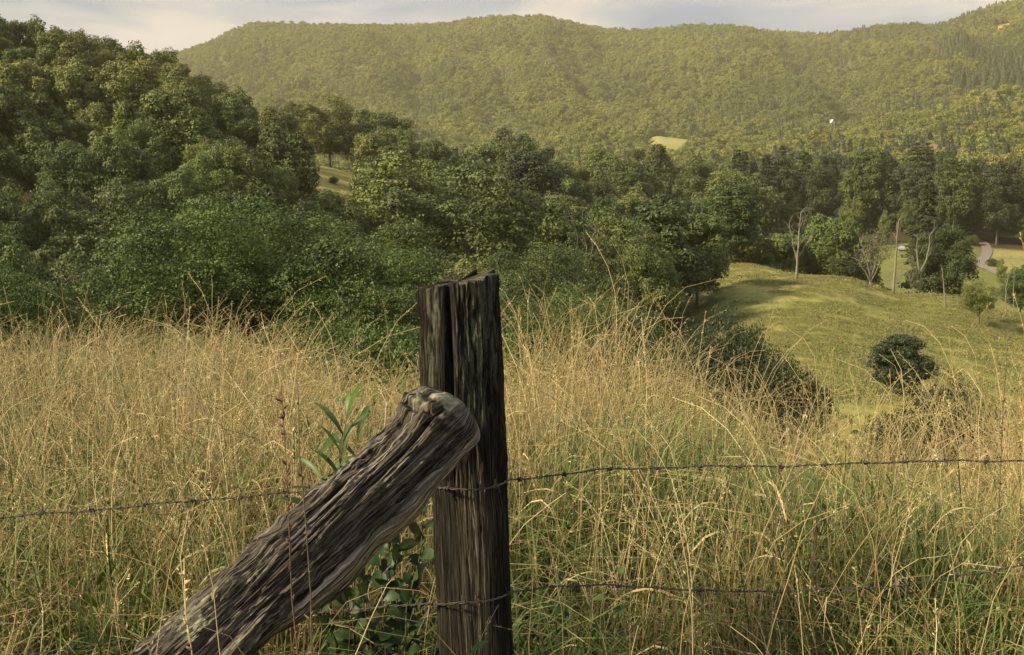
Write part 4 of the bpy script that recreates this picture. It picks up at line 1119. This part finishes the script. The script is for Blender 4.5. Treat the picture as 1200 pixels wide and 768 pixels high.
def quads(V, Fq, T_, Q_, tint):
    base = sum(len(v) for v in V); V.append(Q_.reshape(-1, 3)); T_.append(np.full(len(Q_) * 4, tint) if np.isscalar(tint) else np.repeat(tint, 4)); Fq.append(np.arange(len(Q_) * 4).reshape(-1, 4) + base)
def curve(rg, x, y, H, lean, az, droop, n=8, kink=0.0):
    t_ = np.linspace(0, 1, n); d = np.array([math.cos(az), math.sin(az)])
    out_ = lean * H * (t_ ** 1.4) + droop * H * np.clip(t_ - .6, 0, 1) ** 2 * 2.2
    up = H * t_ * (1 - .35 * lean * t_) - droop * H * np.clip(t_ - .65, 0, 1) ** 2 * 2.4
    wob = np.cumsum(rg.normal(0, .006 + kink, (n, 2)), 0) * H * t_[:, None]
    return np.stack([x + d[0] * out_ + wob[:, 0], y + d[1] * out_ + wob[:, 1], up], 1)
def seed_head(rg, V, Fq, T_, P_, tint, kind, size=1.0):
    """spikelets round the upper part of a stem"""
    P_ = np.asarray(P_); n = {0: 20, 1: 22, 2: 18}[kind]
    k = len(P_); f0 = {0: .80, 1: .74, 2: .86}[kind]
    t_ = f0 + (1 - f0) * rg.uniform(0, 1, n); q = t_ * (k - 1); i = np.minimum(q.astype(int), k - 2); fr = (q - i)[:, None]
    C_ = P_[i] * (1 - fr) + P_[i + 1] * fr; ax = P_[i + 1] - P_[i]; ax /= np.linalg.norm(ax, axis=1, keepdims=True) + 1e-9
    sd = rg.normal(0, 1, (n, 3)); sd -= (sd * ax).sum(1, keepdims=True) * ax; sd /= np.linalg.norm(sd, axis=1, keepdims=True)
    spread = {0: .006, 1: .018, 2: .004}[kind] * size * (1.25 - (t_ - f0) / (1 - f0))[:, None]
    out_ = ax * .75 + sd * .55; out_ /= np.linalg.norm(out_, axis=1, keepdims=True)
    A0 = C_ + sd * spread * rg.uniform(.2, 1, (n, 1)); Ls = rg.uniform(.007, .013, (n, 1)) * size; Ls = Ls * .85; w = np.cross(out_, rg.normal(0, 1, (n, 3))); w /= np.linalg.norm(w, axis=1, keepdims=True)
    Q_ = np.stack([A0, A0 + out_ * Ls * .5 + w * Ls * .15, A0 + out_ * Ls, A0 + out_ * Ls * .5 - w * Ls * .15], 1)
    quads(V, Fq, T_, Q_, np.clip(tint + rg.uniform(-.3, .1, n), 0, 1))
def finish(name, V, Fq, T_, m):
    me = mesh_np(name, np.concatenate(V), np.concatenate(Fq), m); attr(me, 'tint', np.concatenate(T_)); return me
def dry_tuft(seed, n=12, H=.95, spread=.11, tall=False, flop=0.0):
    rg = np.random.default_rng(seed); V, Fq, T_ = [], [], []; wind = rg.uniform(0, 6.28)
    for k in range(n):
        x, y = rg.normal(0, spread, 2); h = H * rg.uniform(.55, 1.15); az = wind + rg.normal(0, 1.0); tint = float(np.clip(rg.normal(.5, .25), 0, 1))
        fl = rg.random() < flop
        P_ = curve(rg, x, y, h, rg.uniform(.75, 1.35) if fl else abs(rg.normal(.15, .15)), az, rg.uniform(.0, .55) if not fl else rg.uniform(.3, .9), 10, .012 if fl else .004)
        tube3(V, Fq, T_, P_, np.linspace(.0016, .0007, 10) * (1.1 if tall else 1) * (.8 if fl else 1), tint)
        if rg.random() < .8: seed_head(rg, V, Fq, T_, P_, tint, int(rg.integers(3)), 1.0)
        for j in range(rg.integers(0, 3)):
            i_ = int(rg.integers(1, 6)); az2 = rg.uniform(0, 6.28); L = rg.uniform(.12, .30); t2 = np.linspace(0, 1, 6)
            d = np.array([math.cos(az2), math.sin(az2), 0]); up = rg.uniform(.2, .9)
            B_ = P_[i_] + d * (L * (t2 ** .9) * .75)[:, None] + np.array([0, 0, 1.]) * (L * (up * t2 - (up + rg.uniform(.1, .9)) * t2 ** 2.2))[:, None]
            sidev = np.cross(d, [0, 0, 1]); sidev = sidev * .7 + np.array([0, 0, .7]) * rg.choice([-1, 1])
            blade(V, Fq, T_, B_, np.array([.0018, .0026, .0026, .0020, .0012, .0002]) * rg.uniform(.6, 1.25), float(np.clip(tint + rg.normal(-.12, .12), 0, .8)), sidev / np.linalg.norm(sidev))
    return finish('dry_tuft', V, Fq, T_, M_DRY)
def green_tuft(seed, n=24, H=.5, spread=.09, wid=1.0):
    rg = np.random.default_rng(seed); V, Fq, T_ = [], [], []
    for k in range(n):
        x, y = rg.normal(0, spread, 2); h = H * rg.uniform(.5, 1.2); az = rg.uniform(0, 6.28)
        P_ = curve(rg, x, y, h, rg.uniform(.1, .7), az, rg.uniform(.1, 1.0), 7)
        sidev = np.array([-math.sin(az), math.cos(az), 0]) * .8 + np.array([0, 0, .25]); w = np.array([.0018, .0026, .003, .0028, .0022, .0014, .0002]) * rg.uniform(.7, 1.35) * wid
        blade(V, Fq, T_, P_, w, float(np.clip(rg.normal(.4, .25), 0, 1)), sidev)
    return finish('green_tuft', V, Fq, T_, M_GRN)
DRYC = proto_collection('dry_tuft', [dry_tuft(500 + i, 13, .92, .10, False, .04 + .02 * (i % 4)) for i in range(10)] + [dry_tuft(520 + i, 12, .70, .12, False, .75) for i in range(4)] + [dry_tuft(530 + i, 5, 1.15, .07, True) for i in range(4)])
GRNC = proto_collection('green_tuft', [green_tuft(600 + i) for i in range(7)])

def wedge(n, r0, r1, deg=36, pw_=1.0):
    q = rng.uniform(0, 1, n) ** pw_; r_ = np.sqrt(r0 ** 2 + q * (r1 ** 2 - r0 ** 2)); t_ = np.radians(rng.uniform(-deg, deg, n))
    return r_ * np.sin(t_), r_ * np.cos(t_), r_, t_
def near_mask(x, y, r_, t_):
    """height factor: short between the camera and the fence so that post and log stay clear"""
    u = 600 + 1332 * x / np.maximum(y, .1)
    f = np.ones(len(x))
    f = np.where(y < 2.1, .38, f)
    f = np.where((y >= 2.1) & (y < 2.95), .60, f)
    inlog = (u > 120) & (u < 620) & (y < 2.85)
    f = np.where(inlog, np.minimum(f, .45), f)
    return f
# dry stems over the knoll, thinning down the far slope
n = 7600
x, y, r_, t_ = wedge(n, 1.7, 19)
x2, y2, r2, t2 = wedge(1900, 1.7, 6.0)
x, y, r_, t_ = (np.concatenate(a) for a in ((x, x2), (y, y2), (r_, r2), (t_, t2)))
u = 600 + 1332 * x / y
patch = fbm(x / .8, y / .8, 710, 3)
left = np.clip((560 - u) / 200, 0, 1)
keepm = rng.uniform(0, 1, len(x)) < np.clip(.42 + .26 * left + 1.4 * patch, .05, 1)
keepm &= ~((u > 700) & (r_ > 13.5) & (rng.uniform(0, 1, len(x)) < .6))
x, y, r_, t_, patch, u, left = (a[keepm] for a in (x, y, r_, t_, patch, u, left))
z = height(x, y)
rn = rng.uniform(0, 1, len(x))
pick = np.where(rn < .70, rng.integers(0, 10, len(x)), np.where(rn < .85, rng.integers(10, 14, len(x)), rng.integers(14, 18, len(x))))
clump = np.clip(1 - np.abs(u - 715) / 110, 0, 1) * np.clip((r_ - 3) / 2, 0, 1) * .30 + np.clip((u - 1030) / 100, 0, 1) * np.clip((r_ - 3) / 2, 0, 1) * .16 - np.clip(1 - np.abs(u - 430) / 110, 0, 1) * np.clip((r_ - 4) / 2, 0, 1) * .22
hf = near_mask(x, y, r_, t_) * rng.uniform(.68, 1.22, len(x)) * (1 + .3 * patch + clump)
ws = np.where(r_ > 8, 1.35, 1.0)
grow = np.stack([ws * (.8 + .4 * rng.uniform(0, 1, len(x)))] * 2 + [hf], 1)
turn = np.stack([rng.normal(0, .10, len(x)), rng.normal(0, .10, len(x)), rng.uniform(0, 6.283, len(x))], 1)
o = scatter('dry_meadow_grass', DRYC, np.stack([x, y, z - .02], 1), pick, turn, grow); tag(o, 'tall golden dry grass with seed heads covering the knoll', 'grass')
n = 8500
x, y, r_, t_ = wedge(n, 1.5, 18)
x2, y2, r2, t2 = wedge(4500, 1.5, 6.0)
x, y, r_, t_ = (np.concatenate(a) for a in ((x, x2), (y, y2), (r_, r2), (t_, t2)))
patch = fbm(x / 1.1, y / 1.1, 720, 3); keepm = rng.uniform(0, 1, len(x)) < np.clip(.6 + .8 * patch, .15, 1)
x, y, r_, t_, patch = (a[keepm] for a in (x, y, r_, t_, patch))
hf = np.minimum(near_mask(x, y, r_, t_) * 1.25, 1) * rng.uniform(.85, 1.65, len(x)) * (1 + .35 * patch)
o = scatter('green_meadow_grass', GRNC, np.stack([x, y, height(x, y) - .02], 1), rng.integers(0, 7, len(x)), np.stack([rng.normal(0, .08, len(x)), rng.normal(0, .08, len(x)), rng.uniform(0, 6.283, len(x))], 1), np.stack([1.2 + 0 * hf, 1.2 + 0 * hf, hf], 1)); tag(o, 'green grass blades growing low between the dry stems', 'grass')

# turf patches on the pasture and the valley field
def turf(seed, n=130):
    rg = np.random.default_rng(seed); C_ = np.stack([rg.normal(0, .55, n), rg.normal(0, .55, n), rg.uniform(.05, .26, n)], 1)
    N_ = rg.normal(0, 1, (n, 3)) * np.array([1, 1, .3]); N_ /= np.linalg.norm(N_, axis=1, keepdims=True)
    up = np.array([0, 0, 1.]); sd = np.cross(N_, up); sd /= np.linalg.norm(sd, axis=1, keepdims=True); h = rg.uniform(.03, .10, (n, 1)); w = rg.uniform(.015, .035, (n, 1)); B_ = C_ * np.array([1, 1, 0])
    Q_ = np.stack([B_ - sd * w, B_ + sd * w, B_ + sd * w * .2 + up * h + N_ * .08, B_ - sd * w * .2 + up * h + N_ * .08], 1)
    V, Fq, T_ = [], [], []; quads(V, Fq, T_, Q_, np.clip(rg.normal(.35, .2) + rg.normal(0, .1, n), 0, 1)); return finish('turf', V, Fq, T_, M_PAST)
TURF = proto_collection('turf', [turf(800 + i) for i in range(8)])
n = 30000
q = rng.uniform(0, 1, n); r_ = np.sqrt(30 ** 2 + q * (186 ** 2 - 30 ** 2)); t_ = np.radians(rng.uniform(4, 34, n)); u = 600 + 1332 * np.tan(t_)
ok = (in_field(t_, r_) == 1) & (fbm(r_ * np.sin(t_) / 6, r_ * np.cos(t_) / 6, 730, 3) > -.25); r_, t_ = r_[ok], t_[ok]; x, y = r_ * np.sin(t_), r_ * np.cos(t_)
s_ = rng.uniform(.5, 1.3, len(x)) * np.where(rng.uniform(0, 1, len(x)) < .02, 2.2, 1)
o = scatter('pasture_grass', TURF, np.stack([x, y, height(x, y)], 1), rng.integers(0, 8, len(x)), np.stack([0 * x, 0 * x, rng.uniform(0, 6.28, len(x))], 1), np.stack([s_, s_, s_ * .8], 1)); tag(o, 'short grazed grass on the sloping pasture', 'grass')

# tall single stems seen against the log, the post and the wood
pts, pk, gr, tn = [], [], [], []
STEMC = proto_collection('tall_stem', [dry_tuft(900 + i, 2, 1.0, .03, True) for i in range(6)])
for (u, vtop, Y) in [(312, 345, 5.6), (455, 388, 3.6), (428, 402, 4.4), (90, 372, 7), (205, 380, 7), (1185, 395, 3.4), (1165, 420, 3.2), (1100, 405, 4.2), (985, 392, 5.5), (1010, 410, 4.6), (870, 400, 5), (735, 350, 6), (720, 362, 5.4), (700, 372, 5), (680, 355, 6.4), (765, 358, 6.2),
                     (345, 440, 2.16), (462, 500, 2.2), (405, 545, 2.12), (300, 640, 2.0), (236, 650, 2.0), (372, 600, 2.05), (505, 600, 2.35), (585, 610, 2.4), (195, 600, 2.1), (150, 640, 2.1), (640, 560, 2.3), (20, 560, 2.2), (990, 520, 2.4), (820, 560, 2.3), (1080, 470, 2.6), (1130, 560, 2.3), (700, 610, 2.2),
                     (640, 395, 4.6), (612, 410, 4.2), (470, 420, 4.0), (410, 428, 5.0), (270, 388, 6.4), (130, 388, 6.0), (50, 378, 5.5), (15, 392, 4.5), (560, 420, 5.2), (938, 452, 4.6), (1060, 455, 4.0)]:
    top = pix(u, vtop, Y); g = hz(top.x, top.y); pts.append((top.x, top.y, g)); pk.append(int(rng.integers(6))); gr.append((1.0,) * 2 + (max(.25, (top.z - g) / 1.0),)); tn.append((0, 0, float(rng.uniform(0, 6.28))))
o = scatter('tall_grass_stems', STEMC, pts, pk, tn, gr); tag(o, 'sparse tall grass stems rising above the meadow', 'grass')

# ------------------------------------------------------------------ weeds with leaves of their own
M_WEED = leafmat('weed_leaf', (.040, .075, .018), (.095, .150, .038), .25, 8, .1, .45)
M_WEEDD = leafmat('shrub_leaf', (.020, .040, .012), (.060, .095, .028), .3, 8, .1, .45)
M_STEM = simple('weed_stem', (.10, .085, .045), .8, .3, 30)
M_RUST = simple('rusty_dock_stalk', (.115, .065, .040), .85, .35, 40)
def leaf_face(V, Fc, base, d, nrm, L, w, droop=.25, n=6):
    """a leaf with a folded midrib along direction d"""
    d = Vector(d).normalized(); nrm = (Vector(nrm) - d * Vector(nrm).dot(d)).normalized(); sd = d.cross(nrm); b0 = len(V)
    for i in range(n + 1):
        t_ = i / n; ww = w * math.sin(math.pi * min(1, t_ * .93 + .04)) ** .8; c_ = Vector(base) + d * L * t_ - Vector((0, 0, 1)) * droop * L * t_ * t_
        V += [c_ - sd * ww + nrm * ww * .25, c_, c_ + sd * ww + nrm * ww * .25]
    for i in range(n):
        a = b0 + i * 3; Fc += [(a, a + 1, a + 4, a + 3), (a + 1, a + 2, a + 5, a + 4)]
def weed(name, label, q, stems, seed, leafL, leafW, per, m, cat='weed', top_cluster=True, spread=.12, group=None, low=.15):
    rg = np.random.default_rng(seed); root = empty(name, q); tag(root, label, cat, group); sb = MB(); V, Fc = [], []
    for (sx, sy, H) in stems:
        P_ = [Vector((sx * t_ * 1.0 + rg.normal(0, .006), sy * t_ + rg.normal(0, .006), H * t_ - .02)) for t_ in np.linspace(0, 1, 8)]
        sb.tube(P_, list(np.linspace(.0035, .0013, 8)), 6)
        for k in range(per):
            f = low + (1 - low) * (k + rg.uniform(0, .6)) / per; f = min(.999, f); i_ = int(f * 7); c_ = P_[i_].lerp(P_[min(7, i_ + 1)], f * 7 - i_)
            az = k * 2.4 + rg.normal(0, .3); el = rg.uniform(.1, .8) + .5 * f
            d = Vector((math.cos(az) * math.cos(el), math.sin(az) * math.cos(el), math.sin(el)))
            leaf_face(V, Fc, c_, d, (rg.normal(0, .3), -.5, .8), leafL * rg.uniform(.65, 1.2), leafW * rg.uniform(.7, 1.2), rg.uniform(.15, .5))
    obj('stem', sb.mesh('stem', M_STEM, True), root); obj('leaves', mesh_py('leaves', V, Fc, [m], True), root); return root
def gp(u, Y):
    t_ = (u - 600) / 1332.; return Vector((t_ * Y, Y, hz(t_ * Y, Y)))
weed('leafy_weed', 'green weed with long pointed leaves behind the middle of the brace log', gp(392, 3.02), [(.02, 0, 1.06), (.05, .03, .98), (-.04, .02, .92)], 21, .16, .009, 12, M_WEED, low=.72)
stems = [(a * .06, b_ * .05, h) for a, b_, h in ((-2.6, 0, .70), (-1.4, .5, .80), (-.4, -.4, .86), (.6, .3, .92), (1.5, 0, .84), (0, 1, .72), (-2, -.6, .6), (1.1, -.8, .66), (-3.2, .4, .55))]
weed('leafy_shrub', 'dark green shrub with oval leaves in the angle between log and post', gp(452, 2.88), stems, 22, .066, .020, 24, M_WEEDD, 'shrub', low=.25)
weed('leafy_weed', 'upright fresh green weed in the grass under the upper wire', gp(966, 3.3), [(.0, 0, .80), (.03, .02, .7), (-.04, .03, .66)], 23, .055, .007, 24, M_WEED, low=.4)
weed('leafy_weed', 'broad-leaved green weed low beside the right side of the post', gp(690, 3.2), [(.02, 0, .62), (.1, .0, .55), (-.08, .03, .5)], 24, .06, .011, 12, M_WEED)
weed('leafy_weed', 'small green weed near the picture edge under the upper wire', gp(95, 3.0), [(.0, 0, .72), (-.06, .02, .6)], 25, .06, .010, 11, M_WEED)
weed('leafy_weed', 'green weed at the foot of the post in front of the lower wire', gp(545, 2.45), [(.01, 0, .62), (.04, 0, .55)], 26, .06, .011, 9, M_WEED, low=.5)
weed('leafy_weed', 'pale green weed half buried in golden grass far along the knoll', gp(410, 5.0), [(.0, 0, .9), (.1, .02, .8), (-.1, 0, .75)], 27, .12, .022, 11, M_WEED)
weed('leafy_weed', 'leafy green weed among the grass tops beside the dark bush', gp(985, 6.2), [(.0, 0, .95), (.1, .02, .85), (-.1, 0, .8)], 28, .10, .014, 16, M_WEED)
def stalk(label, u, Y, vtop, seed, lean=.0, m=M_RUST, knots=26):
    rg = np.random.default_rng(seed); top = pix(u, vtop, Y); g = hz(top.x, top.y); H = top.z - g; root = empty('dry_weed_stalk', (top.x, top.y, g)); tag(root, label, 'dry stalk', 'dry stalks standing by the fence'); mb = MB()
    P_ = [Vector((lean * H * (1 - t_) + rg.normal(0, .003), rg.normal(0, .003), H * t_)) for t_ in np.linspace(0, 1, 10)]
    mb.tube(P_, list(np.linspace(.0023, .0010, 10)), 6); obj('stem', mb.mesh('stem', m, True), root); hb = MB()
    for k in range(knots):
        f = rg.uniform(.5, 1); i_ = min(8, int(f * 9)); c_ = P_[i_].lerp(P_[i_ + 1], f * 9 - i_); d = Vector((rg.normal(0, 1), rg.normal(0, 1), .9)).normalized() * rg.uniform(.008, .022)
        hb.tube([c_, c_ + d * .5, c_ + d], [.0012, .0028, .0008], 5)
    obj('seed_head', hb.mesh('seed_head', m, True), root)
stalk('tall rusty dock stalk crossing in front of the brace log', 330, 2.12, 452, 31, .02)
stalk('thin dark stalk crossing the log and rising into the grass behind', 348, 2.15, 448, 33, .03, M_STEM, 8)
stalk('dark dry stalk standing against the pasture near the picture edge', 1180, 3.1, 385, 34, .02, M_STEM, 20)
stalk('pale dry stalk beside the wire near the left end of the log', 215, 2.1, 655, 36, .03, simple('pale_stalk', (.5, .38, .22), .8, .2, 40), 20)

# ------------------------------------------------------------------ air
zmax = float(GZ.max()) + 160; zmin = float(GZ.min()) - 1.5
mh_, t, out = mat('warm_haze')
pv = t.nodes.new('ShaderNodeVolumePrincipled'); pv.inputs['Color'].default_value = (1.0, .93, .62, 1); pv.inputs['Density'].default_value = .000105; pv.inputs['Anisotropy'].default_value = .1
t.links.new(pv.outputs[0], out.inputs['Volume'])
mb = MB(); mb.box(-3630, 3630, -3630, 3630, zmin, zmax)
hz_o = tag(obj('haze', mb.mesh('haze', mh_)), kind='stuff')
